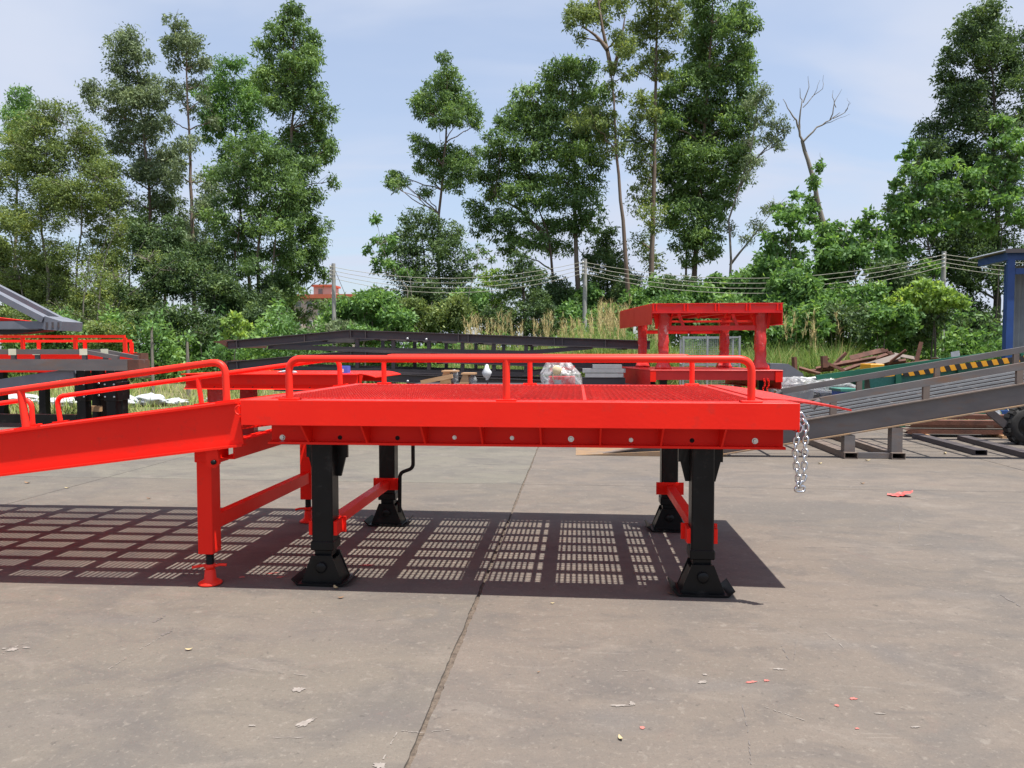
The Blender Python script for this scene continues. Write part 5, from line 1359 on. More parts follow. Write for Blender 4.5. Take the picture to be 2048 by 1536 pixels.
leaf_litter(134, 977, 0.07, 'leaf_pale', 0.2, 'pale leaf near the slab joint at left')
leaf_litter(1735, 922, 0.12, 'leaf_pale', 0.2, 'pale leaf in front of the steel stand')
leaf_litter(1640, 928, 0.10, 'leaf_pale', 0.5, 'pale leaf right of the chain near the stand shadow')
leaf_litter(1890, 908, 0.12, 'leaf_pale', 0.9, 'pale leaf by the open end of dark tube')
leaf_litter(1725, 968, 0.08, 'leaf_dry', 0.3, 'brown leaf behind the red scrap on concrete')
leaf_litter(1105, 1208, 0.035, 'leaf_pale', 0.3, 'pale chip just outside the platform shadow')
leaf_litter(1077, 1346, 0.022, 'leaf_dry', 0.6, 'tiny dark leaf on concrete right of the joint')
leaf_litter(1241, 1479, 0.045, 'leaf_pale', 1.9, 'tan paper scrap at bottom centre', 'paper scrap')
leaf_litter(1055, 1054, 0.05, 'leaf_dry', 0.2, 'brown leaf on a lit patch in the platform shadow')
leaf_litter(1268, 1149, 0.03, 'leaf_dry', 1.1, 'small brown leaf in shadow left of right front leg')
leaf_litter(999, 1068, 0.045, 'leaf_pale', 0.1, 'pale leaf beside the joint in platform shadow')
c = gr(1800, 992); m_ = MB(); vs = []; nx, ny = 9, 5; rr_ = random.Random(3)
for j in range(ny):
    for i in range(nx):
        u, v = i / (nx - 1) - 0.5, j / (ny - 1) - 0.5
        vs.append((c.x + u * 0.24 * (1 - 0.5 * abs(v)), c.y + v * 0.13, 0.006 + max(0, 0.05 * (u + 0.1)) * (0.6 + rr_.random()) + 0.012 * rr_.random()))
m_.add(vs, [(j * nx + i, j * nx + i + 1, (j + 1) * nx + i + 1, (j + 1) * nx + i) for j in range(ny - 1) for i in range(nx - 1)])
m_.build('scrap_piece', M['scrap_red'], label='crumpled red plastic scrap on open concrete at right', cat='plastic scrap')
# ------------------------------------------------------------------ vegetation
DENS = 2.75
def leaf_mesh(name, C, L, W, mat, rng, droop=0.5, tint=None, axis=None):
    """C: (n,3) leaf bases; L, W: (n,) length and width; one folded quad per leaf"""
    n = len(C)
    d = rng.normal(0, 1, (n, 3)); d[:, 2] -= droop * 1.6
    if axis is not None: d += axis
    d /= np.linalg.norm(d, axis=1)[:, None]
    q = rng.normal(0, 1, (n, 3)); q[:, 2] *= 0.6
    s = np.cross(d, q); s /= np.linalg.norm(s, axis=1)[:, None] + 1e-9
    nn = np.cross(s, d)
    V = np.empty((n, 4, 3), np.float32)
    V[:, 0] = C
    mid = C + d * (L * 0.45)[:, None] + nn * (W * 0.18)[:, None]
    V[:, 1] = mid + s * (W * 0.5)[:, None]
    V[:, 2] = C + d * L[:, None]
    V[:, 3] = mid - s * (W * 0.5)[:, None]
    me = bpy.data.meshes.new(name)
    me.vertices.add(4 * n); me.vertices.foreach_set('co', V.reshape(-1))
    me.loops.add(4 * n); me.loops.foreach_set('vertex_index', np.arange(4 * n, dtype=np.int32))
    me.polygons.add(n); me.polygons.foreach_set('loop_start', np.arange(0, 4 * n, 4, dtype=np.int32))
    me.polygons.foreach_set('loop_total', np.full(n, 4, np.int32))
    me.update(calc_edges=True)
    at_ = me.attributes.new('tint', 'FLOAT', 'FACE')
    at_.data.foreach_set('value', (np.clip(rng.normal(0.45, 0.2, n) if tint is None else tint, 0, 1)).astype(np.float32))
    me.materials.append(mat)
    return me

def crown_points(cl, Y, rng, dens, depth=1.0, spread=1.2):
    """cl: clumps (px, py, rx, ry[, density]) in picture pixels at distance Y -> leaf bases, tints, clump centres"""
    s = Y / F; C, T, ctr = [], [], []
    for c in cl:
        k = c[4] if len(c) > 4 else 1.0
        ctr.append(None)
        rx, rz_ = c[2] * s, c[3] * s
        ry = (rx + rz_) / 2 * depth
        p = at(c[0], c[1], Y); p = np.array(p) + np.array([0, rng.uniform(-spread, spread), 0])
        ctr[-1] = (Vector(p), max(rx, rz_))
        n = int(dens * DENS * k ** 0.6 * rx * rz_)
        nt = int(13 + rx * rz_ * 7.0)                       # leaf sprays of the clump, with gaps between them
        u = rng.normal(0, 1, (nt, 3)); u /= np.linalg.norm(u, axis=1)[:, None]
        r = rng.uniform(0.12, 1.0, nt) ** (1 / 1.6)
        tc = u * r[:, None] * np.array([rx, ry, rz_]) * 1.0
        sz = np.clip(rng.lognormal(0, 0.3, nt), 0.5, 1.8)
        w_ = sz ** 2; idx = rng.choice(nt, n, p=w_ / w_.sum())
        sg = 0.16 * (rx * rz_) ** 0.5 + 0.06
        v = rng.normal(0, 1, (n, 3)); v /= np.linalg.norm(v, axis=1)[:, None]
        v *= (rng.uniform(0, 1, n) ** 0.5 * (1 + 0.25 * np.abs(rng.normal(0, 1, n))))[:, None] * 1.25
        v[:, 2] = np.where(v[:, 2] < 0, v[:, 2] * 0.75, v[:, 2] * 0.65)
        pts = tc[idx] + v * (sg * sz[idx])[:, None]
        lo = rng.random(n) < 0.26                             # loose leaves between the sprays
        ul = rng.normal(0, 1, (n, 3)); ul /= np.linalg.norm(ul, axis=1)[:, None]
        pts[lo] = (ul * (rng.random(n) ** 0.4)[:, None] * np.array([rx, ry, rz_]) * 1.12)[lo]
        C.append(p + pts)
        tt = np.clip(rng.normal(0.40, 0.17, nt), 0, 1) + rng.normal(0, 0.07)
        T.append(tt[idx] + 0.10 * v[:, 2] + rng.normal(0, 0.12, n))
    return np.concatenate(C), np.concatenate(T), ctr

def limb(m_, a, b, r0, r1, rng, n=5, seg=6, sag=0.0, wob_=0.12):
    a, b = Vector(a), Vector(b); L = (b - a).length
    pts = []
    for i in range(seg + 1):
        t = i / seg
        p = a.lerp(b, t)
        j = math.sin(math.pi * t) * L * wob_
        p = p + Vector((rng.normal(0, 0.5), rng.normal(0, 0.5), rng.normal(0, 0.25))) * j * 0.5
        p.z -= sag * L * t * (1 - t)
        pts.append(p)
    m_.tube(pts, [r0 + (r1 - r0) * i / seg for i in range(seg + 1)], n, caps=False)
    return pts

NTREE = 0
NLEAF = 0
def tree(name, label, cat, Y, trunks, clumps, leaf='euc', dens=560, size=(0.30, 0.095), droop=0.5, bark='bark', group=None, tr=0.16, depth=1.0, twigs=0, spread=1.2, ground=True):
    """trunks: lists of pixel points, from the foot up; the foot is carried down to the ground"""
    global NTREE, NLEAF; NTREE += 1
    rng = np.random.default_rng(1000 + NTREE)
    f0 = at(*trunks[0][0], Y)
    root = empty(name, (f0.x, Y, 0), label, cat, group)
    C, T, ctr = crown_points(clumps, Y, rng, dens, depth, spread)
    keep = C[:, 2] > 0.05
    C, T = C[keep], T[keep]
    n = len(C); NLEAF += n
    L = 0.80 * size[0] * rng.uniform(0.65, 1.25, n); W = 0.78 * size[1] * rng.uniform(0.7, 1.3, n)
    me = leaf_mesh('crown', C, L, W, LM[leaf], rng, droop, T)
    o = bpy.data.objects.new('crown', me); COL.objects.link(o); adopt(o, root)
    m_ = MB(); nodes = []
    for ti, path in enumerate(trunks):
        P = [at(x, y, Y) for x, y in path]
        if ground and ti == 0 or (ground and path[0][1] > 560):
            P = [Vector((P[0].x + (P[0].x - P[1].x) * 0.1, P[0].y, -0.1))] + P
        r0 = tr * (1.0 if ti == 0 else 0.75)
        Q = []
        for a, b in zip(P[:-1], P[1:]):
            k = max(2, int((b - a).length / 1.0))
            for i in range(k): Q.append(a.lerp(b, i / k) + Vector((rng.normal(0, 0.03), rng.normal(0, 0.05), 0)))
        Q.append(P[-1])
        R = [r0 * (1 - 0.82 * (i / (len(Q) - 1)) ** 0.9) for i in range(len(Q))]
        m_.tube(Q, R, 8, caps=False); nodes += list(zip(Q, R))
    for c, rad in ctr:                                    # a limb to every clump, from a lower point of the trunk
        best = min(nodes, key=lambda nr: (nr[0] - c).length + 2.2 * max(0, nr[0].z - c.z + 0.35 * abs(nr[0].x - c.x)))
        rr = min(best[1] * 0.7, 0.03 + 0.028 * rad)
        limb(m_, best[0], c, rr, 0.012, rng, 5, 6, -0.10)
        for k in range(3 + twigs):
            u = Vector(rng.normal(0, 1, 3)).normalized(); u.z = abs(u.z) * 0.8 + 0.1
            limb(m_, best[0].lerp(c, rng.uniform(0.55, 1.0)), c + u * rad * rng.uniform(0.5, 1.05), 0.016, 0.006, rng, 3, 4, -0.05)
    m_.build('trunk', M[bark], root)
    return root

E_ = 'eucalyptus'
# --- left group, from the left edge
tree('eucalyptus_tree', 'slender eucalyptus at far left edge behind the bushy olive tree', 'tree', 47, [[(30, 640), (32, 400), (38, 230)]],
     [(38, 195, 30, 26), (30, 225, 38, 26), (60, 240, 30, 24), (15, 260, 26, 26), (45, 275, 34, 22), (10, 310, 20, 20), (30, 330, 30, 22, .6)], 'lush', 520)
tree('bushy_tree', 'wide bushy olive green tree with many bare grey stems at left', 'tree', 38,
     [[(95, 680), (98, 560), (80, 420), (70, 300)], [(150, 680), (155, 560), (165, 420), (150, 300)], [(60, 690), (40, 560), (10, 430)], [(180, 690), (190, 560), (220, 440)]],
     [(125, 228, 48, 26), (85, 262, 52, 30), (160, 262, 40, 28), (40, 300, 52, 32), (110, 315, 62, 34), (175, 325, 42, 34), (20, 360, 50, 34), (90, 375, 62, 36, .8), (160, 385, 56, 34, .8), (215, 400, 34, 40, .7),
      (30, 430, 55, 36, .7), (110, 440, 60, 36, .6), (185, 450, 50, 36, .6), (240, 470, 34, 36, .5), (50, 500, 60, 36, .5), (140, 510, 60, 34, .5), (215, 530, 40, 36, .45), (30, 560, 50, 30, .5), (110, 570, 50, 30, .45), (190, 590, 40, 28, .4), (60, 620, 50, 26, .55), (150, 625, 46, 24, .5), (130, 290, 60, 40, .8), (60, 330, 60, 40, .8), (200, 360, 44, 40, .8), (120, 400, 80, 44, .7), (40, 460, 60, 44, .6), (190, 500, 50, 40, .5)],
     'olive', 800, (0.22, 0.075), 0.2, 'bark_grey', twigs=8, tr=0.12)
tree('eucalyptus_tree', 'tall grey green eucalyptus with layered crown left of thin twin trunk tree', 'tree', 44, [[(303, 640), (302, 500), (298, 380), (285, 250), (272, 120), (272, 80)]],
     [(274, 82, 30, 22), (262, 112, 34, 26), (290, 122, 30, 24), (270, 150, 44, 26), (238, 168, 34, 22), (205, 190, 26, 20), (188, 212, 18, 16), (300, 172, 40, 26), (332, 162, 22, 20), (250, 205, 44, 26, .8), (300, 215, 44, 30), (335, 205, 26, 26, .8), (215, 225, 30, 22, .7),
      (260, 250, 52, 30), (315, 255, 38, 28), (240, 285, 40, 26), (285, 300, 50, 28), (330, 305, 30, 30), (300, 345, 44, 28), (270, 335, 28, 22, .8), (335, 360, 34, 26), (245, 345, 26, 20, .7), (320, 400, 36, 28, .8), (270, 400, 30, 34, .5), (340, 440, 30, 30, .7), (285, 460, 34, 30, .5)],
     'grey', 520)
tree('eucalyptus_tree', 'eucalyptus with bare reddish upper trunk and small tufted top at left', 'tree', 42, [[(388, 640), (386, 520), (383, 400), (377, 260), (373, 140), (372, 90)]],
     [(374, 62, 26, 16), (368, 85, 38, 22), (352, 100, 24, 24), (398, 100, 24, 24), (380, 118, 32, 20), (410, 120, 14, 16, .7), (345, 125, 14, 16, .7), (362, 155, 16, 12, .5), (398, 160, 20, 12, .5), (350, 190, 18, 14, .5), (404, 195, 18, 16, .5), (372, 215, 18, 18, .4), (410, 230, 16, 18, .4), (352, 250, 18, 18, .4),
      (366, 290, 20, 20, .5), (398, 300, 24, 24, .5), (360, 350, 26, 28, .6), (410, 360, 34, 34, .8), (390, 420, 30, 30, .5), (420, 420, 24, 30, .6), (360, 470, 30, 34, .5), (405, 490, 30, 34, .5)],
     'grey', 500, tr=0.17)
tree('eucalyptus_tree', 'fresh green eucalyptus crown between the tufted tree and the tallest left tree', 'tree', 46, [[(505, 640), (480, 420), (472, 300), (470, 190)]],
     [(470, 140, 34, 20), (450, 165, 42, 24), (490, 165, 40, 24), (430, 200, 36, 26), (475, 200, 48, 28), (515, 205, 28, 28), (415, 235, 26, 22), (455, 240, 42, 26), (500, 245, 40, 26), (430, 270, 34, 22), (480, 285, 46, 24), (525, 285, 28, 24, .8), (445, 310, 30, 22, .7)],
     'lush', 540)
tree('eucalyptus_tree', 'tallest dark eucalyptus of the left group with pointed crown', 'tree', 43, [[(583, 650), (582, 520), (584, 380), (586, 220), (588, 60)]],
     [(592, 26, 24, 16), (586, 48, 38, 24), (608, 68, 28, 26), (566, 78, 34, 26), (592, 98, 46, 26), (540, 108, 30, 20), (520, 122, 20, 18), (622, 112, 24, 28), (560, 132, 46, 26), (606, 142, 40, 28), (628, 150, 20, 26), (575, 172, 50, 28), (540, 165, 28, 22, .8), (618, 190, 36, 26), (648, 205, 22, 20), (585, 215, 52, 28), (555, 205, 26, 22, .7), (630, 232, 36, 22), (655, 215, 14, 16),
      (600, 258, 50, 26), (565, 262, 34, 26, .8), (640, 272, 26, 18, .8), (662, 300, 20, 20), (645, 310, 24, 16, .8), (598, 300, 50, 24), (570, 312, 34, 24), (625, 340, 34, 22, .8), (655, 355, 12, 18, .7), (600, 350, 44, 28), (615, 395, 44, 28), (590, 430, 46, 32), (630, 450, 30, 28), (605, 480, 46, 30), (640, 500, 22, 22, .8), (590, 520, 46, 28), (630, 530, 26, 22), (598, 550, 34, 20), (645, 552, 16, 16, .6), (570, 600, 30, 26, .7), (605, 590, 24, 18, .45), (640, 612, 24, 16, .4), (600, 630, 30, 18, .5)],
     'euc', 600, tr=0.2)
tree('eucalyptus_tree', 'full light green eucalyptus in front of the tallest left tree', 'tree', 39, [[(520, 660), (515, 560), (520, 430), (525, 330)], [(548, 660), (545, 560), (555, 420)], [(470, 660), (470, 520), (480, 420)]],
     [(510, 300, 44, 24), (545, 308, 40, 24), (475, 325, 38, 26), (530, 335, 54, 28), (570, 345, 30, 28), (460, 355, 34, 26), (500, 365, 52, 30), (550, 375, 50, 30), (590, 385, 26, 30), (470, 400, 40, 28), (520, 410, 54, 30), (575, 420, 40, 30), (455, 445, 34, 28), (490, 450, 44, 28), (545, 455, 50, 28), (460, 490, 36, 28), (505, 495, 46, 28), (560, 500, 40, 28, .8), (480, 535, 42, 24), (530, 540, 40, 24, .8), (450, 560, 30, 26, .8), (500, 585, 36, 24, .6)],
     'euc', 560, (0.28, 0.09))
tree('bare_tree', 'thin twiggy half bare tree with pale stems left of the dark thicket', 'tree', 35,
     [[(160, 690), (165, 600), (180, 500)], [(215, 690), (225, 610), (255, 540), (290, 480)], [(190, 690), (195, 600), (215, 500), (245, 440)], [(210, 690), (240, 600), (300, 560), (350, 520)]],
     [(250, 560, 40, 26, .25), (300, 520, 36, 26, .22), (200, 560, 40, 30, .3), (230, 620, 40, 24, .4), (340, 540, 30, 24, .2), (270, 600, 36, 24, .3), (180, 640, 40, 24, .5)],
     'olive', 420, (0.2, 0.08), 0.1, 'bark_grey', twigs=10, tr=0.07)
tree('understorey_tree', 'hazy leafy tree filling between the thin left trunks at mid height', 'tree', 46, [[(330, 640), (332, 520), (330, 420)], [(260, 640), (255, 500), (250, 420)], [(420, 640), (418, 500)]],
     [(235, 400, 34, 30, .6), (250, 445, 44, 32, .7), (300, 420, 36, 30, .5), (345, 410, 34, 30, .6), (300, 465, 40, 30, .6), (350, 460, 36, 30, .6), (420, 455, 36, 34, .6), (410, 400, 30, 28, .5), (240, 495, 40, 30, .6), (380, 505, 40, 28, .6), (430, 510, 36, 30, .6), (225, 545, 40, 28, .6)], 'euc', 460)
# --- centre
tree('eucalyptus_tree', 'lone slim eucalyptus with three tiered crown above the dark round tree', 'tree', 41, [[(876, 640), (877, 520), (880, 430), (888, 330), (893, 200), (894, 140)]],
     [(897, 130, 18, 12), (892, 150, 32, 22), (880, 172, 34, 22), (908, 178, 26, 26), (848, 190, 30, 18), (832, 205, 18, 16), (860, 208, 36, 20), (925, 205, 28, 26), (895, 215, 38, 22), (945, 232, 22, 22), (920, 245, 38, 18), (845, 225, 20, 14), (955, 245, 12, 16, .8), (886, 248, 36, 16, .8),
      (835, 280, 20, 14, .9), (880, 292, 40, 18), (850, 300, 32, 18), (905, 312, 38, 20), (925, 335, 30, 26), (870, 325, 44, 20), (890, 350, 40, 18, .8), (915, 372, 26, 18), (946, 300, 14, 20, .8),
      (782, 348, 20, 14), (800, 362, 22, 14, .9), (775, 362, 12, 10, .8), (800, 382, 10, 9, .7), (850, 385, 20, 12, .8), (838, 335, 14, 12, .6), (945, 345, 16, 20, .6)],
     'euc', 720, (0.26, 0.085), tr=0.14, twigs=1)
tree('round_tree', 'dense dark round tree wrapped round the lone eucalyptus trunk', 'tree', 39, [[(850, 640), (850, 560), (845, 480)], [(900, 640), (900, 540)]],
     [(840, 440, 40, 22), (815, 462, 36, 26), (868, 462, 44, 28), (905, 470, 28, 24), (800, 500, 36, 28), (850, 500, 56, 32), (905, 505, 36, 30), (930, 510, 16, 26, .8), (785, 540, 30, 24, .8), (830, 545, 54, 28), (890, 550, 50, 30), (925, 550, 22, 24, .8), (800, 580, 40, 24, .7), (860, 590, 50, 26, .8), (910, 590, 36, 24, .7)],
     'dark', 620, (0.22, 0.085), 0.2, 'bark_dark')
tree('sapling', 'sparse pale green sapling left of the dark round tree', 'tree', 36, [[(812, 650), (815, 580), (790, 540), (760, 490)], [(830, 650), (822, 560), (800, 520)]],
     [(758, 440, 12, 10), (745, 478, 12, 9), (770, 470, 10, 8), (735, 500, 10, 8), (765, 500, 14, 9), (785, 480, 10, 9), (750, 520, 16, 9), (780, 530, 18, 10), (740, 535, 10, 7), (805, 545, 16, 10)],
     'lush', 700, (0.30, 0.11), 0.2, 'bark_grey', tr=0.05)
tree('sapling', 'sparse sapling with thin leaves right of the dark round tree', 'tree', 36, [[(930, 650), (940, 580), (955, 520)]],
     [(955, 490, 8, 6), (945, 510, 12, 7), (970, 505, 9, 7), (980, 515, 8, 6), (955, 530, 14, 7), (935, 545, 10, 8)], 'euc', 700, (0.26, 0.09), 0.3, 'bark_grey', tr=0.05)
tree('eucalyptus_tree', 'broad dome crowned eucalyptus just right of centre with spreading left side', 'tree', 41,
     [[(1160, 650), (1155, 560), (1150, 440), (1148, 300), (1145, 180)], [(1118, 650), (1105, 540), (1095, 460), (1060, 380)], [(1100, 480), (1040, 420), (990, 390)]],
     [(1145, 130, 40, 16), (1120, 148, 42, 22), (1172, 150, 36, 22), (1100, 178, 40, 24), (1150, 182, 54, 26), (1192, 192, 28, 28), (1055, 200, 34, 18), (1035, 215, 34, 24), (1075, 225, 46, 28), (1130, 225, 56, 28), (1185, 235, 36, 28), (1015, 245, 26, 22), (1050, 258, 48, 26), (1110, 268, 54, 28), (1165, 275, 48, 30), (1205, 260, 20, 24, .8),
      (1010, 290, 34, 22), (985, 310, 28, 20), (1040, 305, 46, 24), (1090, 315, 50, 26), (1150, 320, 50, 28), (1195, 320, 26, 30, .9), (1015, 335, 44, 26), (970, 350, 32, 24), (1060, 350, 48, 28), (1125, 360, 52, 28), (1180, 370, 34, 30), (990, 375, 40, 24), (1040, 395, 46, 24), (1095, 400, 46, 26), (1155, 410, 46, 28), (950, 420, 24, 24), (985, 430, 36, 22), (1035, 440, 44, 22), (960, 450, 28, 16, .9), (1090, 445, 44, 22, .9), (1140, 455, 44, 24, .9), (1185, 440, 28, 28, .9), (1010, 470, 40, 18, .9), (1060, 485, 50, 20), (1115, 490, 40, 20, .9), (1010, 495, 26, 14, .8)],
     'euc', 560, tr=0.19)
tree('ficus_tree', 'small very dark leafy tree under the dome crowned eucalyptus', 'tree', 37, [[(1050, 650), (1048, 580), (1045, 530)]],
     [(1045, 520, 30, 20), (1030, 545, 34, 20), (1065, 555, 30, 24), (1020, 575, 22, 18, .8), (1050, 590, 36, 22), (1075, 600, 26, 22)], 'dark', 620, (0.24, 0.09), 0.4, 'bark_dark')
tree('umbrella_tree', 'pale green flat topped young tree under the overhead wires at centre', 'tree', 40, [[(985, 650), (985, 590), (985, 550)]],
     [(985, 545, 20, 4), (970, 555, 24, 5), (1000, 558, 26, 5), (985, 570, 36, 6), (960, 585, 30, 7), (1005, 590, 32, 8), (1035, 580, 16, 8), (980, 605, 44, 10), (960, 625, 40, 14), (1010, 630, 36, 14)], 'bright', 1100, (0.22, 0.09), 0.0, 'bark_grey', tr=0.07)
# --- right of centre tall group
tree('eucalyptus_tree', 'tall leaning eucalyptus with bare trunk and sparse forked crown', 'tree', 38, [[(1262, 640), (1252, 520), (1240, 400), (1232, 300), (1226, 200), (1222, 140)], [(1224, 150), (1212, 90), (1200, 30), (1196, -20)], [(1226, 150), (1240, 90), (1250, 30)], [(1215, 100), (1190, 70), (1165, 55)]],
     [(1165, 5, 28, 16), (1150, 30, 20, 18), (1190, 0, 30, 18), (1142, 60, 14, 16, .9), (1172, 40, 24, 18), (1200, 25, 28, 20, .8), (1160, 75, 14, 12, .8), (1235, 20, 28, 26, .8), (1215, -20, 30, 18), (1250, 80, 26, 14), (1232, 90, 22, 12), (1256, 95, 18, 14), (1245, 115, 22, 18, .7), (1228, 150, 22, 10), (1252, 160, 16, 12, .8), (1238, 185, 18, 12, .5), (1220, 172, 14, 10, .7),
      (1190, 225, 34, 14), (1160, 238, 28, 16), (1215, 235, 26, 16), (1180, 255, 40, 16, .8), (1205, 265, 24, 14, .8), (1240, 260, 18, 18, .6), (1245, 300, 16, 18, .5), (1215, 300, 24, 18, .6)],
     'olive', 620, (0.26, 0.085), tr=0.17, twigs=1)
tree('eucalyptus_tree', 'tall straight eucalyptus in the middle of the highest group', 'tree', 40, [[(1303, 640), (1304, 500), (1308, 380), (1310, 250), (1312, 120), (1314, 0), (1314, -40)]],
     [(1310, -20, 40, 24), (1285, 10, 36, 26), (1325, 15, 40, 26), (1300, 45, 36, 24), (1345, 45, 32, 22), (1275, 50, 22, 20, .8), (1330, 70, 36, 20, .9), (1290, 75, 24, 18, .7), (1320, 96, 28, 12), (1305, 110, 28, 12), (1335, 112, 18, 12, .8), (1290, 130, 24, 14, .6), (1312, 140, 24, 14, .7), (1270, 130, 18, 14, .5), (1325, 155, 20, 12, .6),
      (1275, 215, 28, 20, .8), (1290, 240, 34, 24, .8), (1265, 260, 24, 24, .6), (1300, 280, 32, 28, .8), (1280, 320, 26, 30, .6), (1300, 350, 26, 30, .6), (1278, 400, 28, 30, .6), (1300, 440, 26, 30, .5), (1285, 480, 26, 26, .5), (1310, 520, 24, 24, .5)],
     'olive', 580, (0.26, 0.085), tr=0.18, twigs=1)
tree('eucalyptus_tree', 'massive dense eucalyptus of the highest group right of centre', 'tree', 42, [[(1385, 640), (1390, 520), (1400, 400), (1410, 250), (1420, 100), (1425, 0)], [(1368, 640), (1372, 540), (1375, 440)]],
     [(1430, -20, 44, 26), (1400, 10, 38, 26), (1450, 15, 42, 28), (1480, 35, 24, 28), (1420, 45, 46, 28), (1395, 65, 30, 24), (1465, 70, 40, 28), (1495, 90, 20, 26), (1430, 90, 46, 28), (1395, 110, 34, 22), (1480, 118, 32, 28), (1445, 130, 46, 26), (1410, 150, 44, 26), (1498, 138, 18, 20, .9), (1375, 150, 24, 18, .9), (1475, 158, 34, 26), (1360, 172, 36, 24), (1335, 185, 30, 22), (1400, 190, 50, 28), (1450, 190, 46, 28), (1490, 195, 22, 28, .9),
      (1325, 215, 32, 26), (1365, 220, 44, 28), (1420, 230, 52, 30), (1470, 240, 40, 30), (1498, 240, 14, 22, .8), (1330, 255, 34, 28), (1375, 265, 46, 30), (1430, 275, 50, 30), (1478, 285, 28, 28), (1345, 300, 42, 30), (1395, 310, 50, 30), (1445, 320, 46, 30), (1480, 325, 22, 26), (1340, 340, 36, 28), (1375, 350, 46, 30), (1425, 360, 48, 30), (1465, 365, 28, 26), (1345, 385, 40, 28), (1390, 395, 48, 28), (1440, 395, 36, 26, .9), (1365, 425, 42, 26), (1410, 430, 40, 26, .9), (1345, 440, 28, 24, .8), (1385, 460, 42, 24, .9), (1420, 465, 28, 20, .9), (1400, 490, 40, 20, .8), (1430, 500, 22, 16, .9), (1365, 490, 28, 20, .7), (1380, 520, 26, 16, .6)],
     'euc', 620, tr=0.2)
tree('ficus_tree', 'dark lower tree behind the bare trunks right of the dome crowned one', 'tree', 43, [[(1215, 650), (1215, 560), (1210, 480)]],
     [(1205, 470, 34, 26), (1225, 505, 36, 26), (1195, 520, 34, 26), (1220, 545, 40, 26), (1190, 565, 34, 24), (1235, 580, 34, 24), (1205, 600, 40, 22), (1240, 540, 24, 24, .8)], 'dark', 560, (0.26, 0.095), 0.4, 'bark_dark')
tree('eucalyptus_tree', 'open feathery eucalyptus leaning right beside the massive one', 'tree', 40, [[(1462, 640), (1460, 520), (1458, 440), (1480, 370), (1500, 300), (1515, 220)], [(1480, 372), (1520, 310), (1555, 270)], [(1460, 530), (1500, 480), (1540, 430)]],
     [(1525, 185, 18, 16, .8), (1510, 205, 20, 20, .7), (1535, 215, 14, 20, .7), (1515, 240, 20, 20, .6), (1550, 250, 20, 14, .8), (1565, 262, 12, 16, .8), (1535, 275, 24, 16, .7), (1505, 275, 18, 22, .6), (1550, 295, 20, 12, .6), (1520, 310, 24, 14, .6), (1495, 330, 18, 18, .5), (1490, 360, 16, 16, .4),
      (1530, 425, 22, 10, .4), (1555, 408, 24, 9, .5), (1510, 450, 20, 12, .35), (1535, 455, 20, 12, .3), (1490, 480, 18, 14, .3), (1470, 450, 14, 16, .4)],
     'grey', 620, (0.24, 0.075), 0.6, 'bark_grey', tr=0.10, twigs=4)
# --- right side
dt = empty('dead_tree', tuple(gr(1670, 760)), 'leafless dead tree forking against the sky at right', 'tree')
DYY = 36.0; dt.location = (at(1665, 600, DYY).x, DYY, 0)
m_ = MB(); rng = np.random.default_rng(77)
def px_limb(pts, r0, r1):
    P = [at(x, y, DYY) for x, y in pts]; Q = []
    for a, b in zip(P[:-1], P[1:]):
        for i in range(3): Q.append(a.lerp(b, i / 3) + Vector((rng.normal(0, .02), rng.normal(0, .06), 0)))
    Q.append(P[-1]); m_.tube(Q, [r0 + (r1 - r0) * i / (len(Q) - 1) for i in range(len(Q))], 6, caps=False)
b0 = at(1690, 640, DYY); b0.z = -0.1
px_limb([(1688, 760), (1672, 600), (1656, 500), (1640, 420), (1622, 340), (1604, 280)], 0.17, 0.075)
px_limb([(1604, 282), (1596, 250), (1580, 225), (1566, 198)], 0.06, 0.012)
px_limb([(1600, 262), (1598, 235), (1605, 200), (1600, 176)], 0.05, 0.008)
px_limb([(1606, 205), (1618, 175), (1616, 152)], 0.03, 0.006); px_limb([(1606, 215), (1628, 190), (1640, 160)], 0.025, 0.005); px_limb([(1625, 193), (1646, 178), (1647, 150)], 0.02, 0.005)
px_limb([(1607, 283), (1635, 255), (1660, 240), (1680, 225)], 0.05, 0.012); px_limb([(1660, 240), (1670, 205), (1684, 178)], 0.03, 0.005); px_limb([(1665, 238), (1690, 225), (1702, 205)], 0.025, 0.005)
px_limb([(1672, 215), (1664, 195), (1666, 180)], 0.02, 0.005); px_limb([(1645, 250), (1670, 240), (1700, 228)], 0.02, 0.005); px_limb([(1632, 345), (1643, 325), (1640, 305)], 0.02, 0.005); px_limb([(1690, 225), (1698, 210), (1694, 196)], 0.015, 0.004)
m_.build('trunk', M['bark_grey'], dt)
tree('climber', 'green creeper climbing up the leafless dead tree', 'plant', 35.6, [[(1680, 660), (1668, 580), (1650, 480), (1632, 390), (1622, 330)]],
     [(1622, 345, 8, 12), (1618, 370, 12, 14), (1630, 395, 12, 14), (1622, 415, 14, 12), (1640, 430, 14, 14), (1645, 460, 16, 14), (1650, 500, 18, 16), (1660, 540, 18, 18)], 'lush', 900, (0.24, 0.12), 0.3, 'bark_grey', tr=0.03)
tree('paper_mulberry', 'loose broad leaved young tree left of the leafless dead tree', 'tree', 34, [[(1590, 680), (1588, 600), (1582, 500), (1580, 420)], [(1590, 600), (1560, 520), (1545, 480)]],
     [(1585, 395, 14, 8), (1575, 415, 22, 12), (1600, 420, 18, 12), (1560, 440, 20, 11), (1585, 445, 22, 12), (1545, 470, 20, 11), (1570, 475, 26, 12), (1605, 470, 22, 14), (1540, 495, 18, 11), (1565, 505, 28, 12), (1600, 505, 22, 12), (1550, 530, 24, 12), (1590, 535, 30, 12), (1565, 560, 30, 14)],
     'lush', 430, (0.32, 0.17), 0.25, 'bark_grey', tr=0.06)
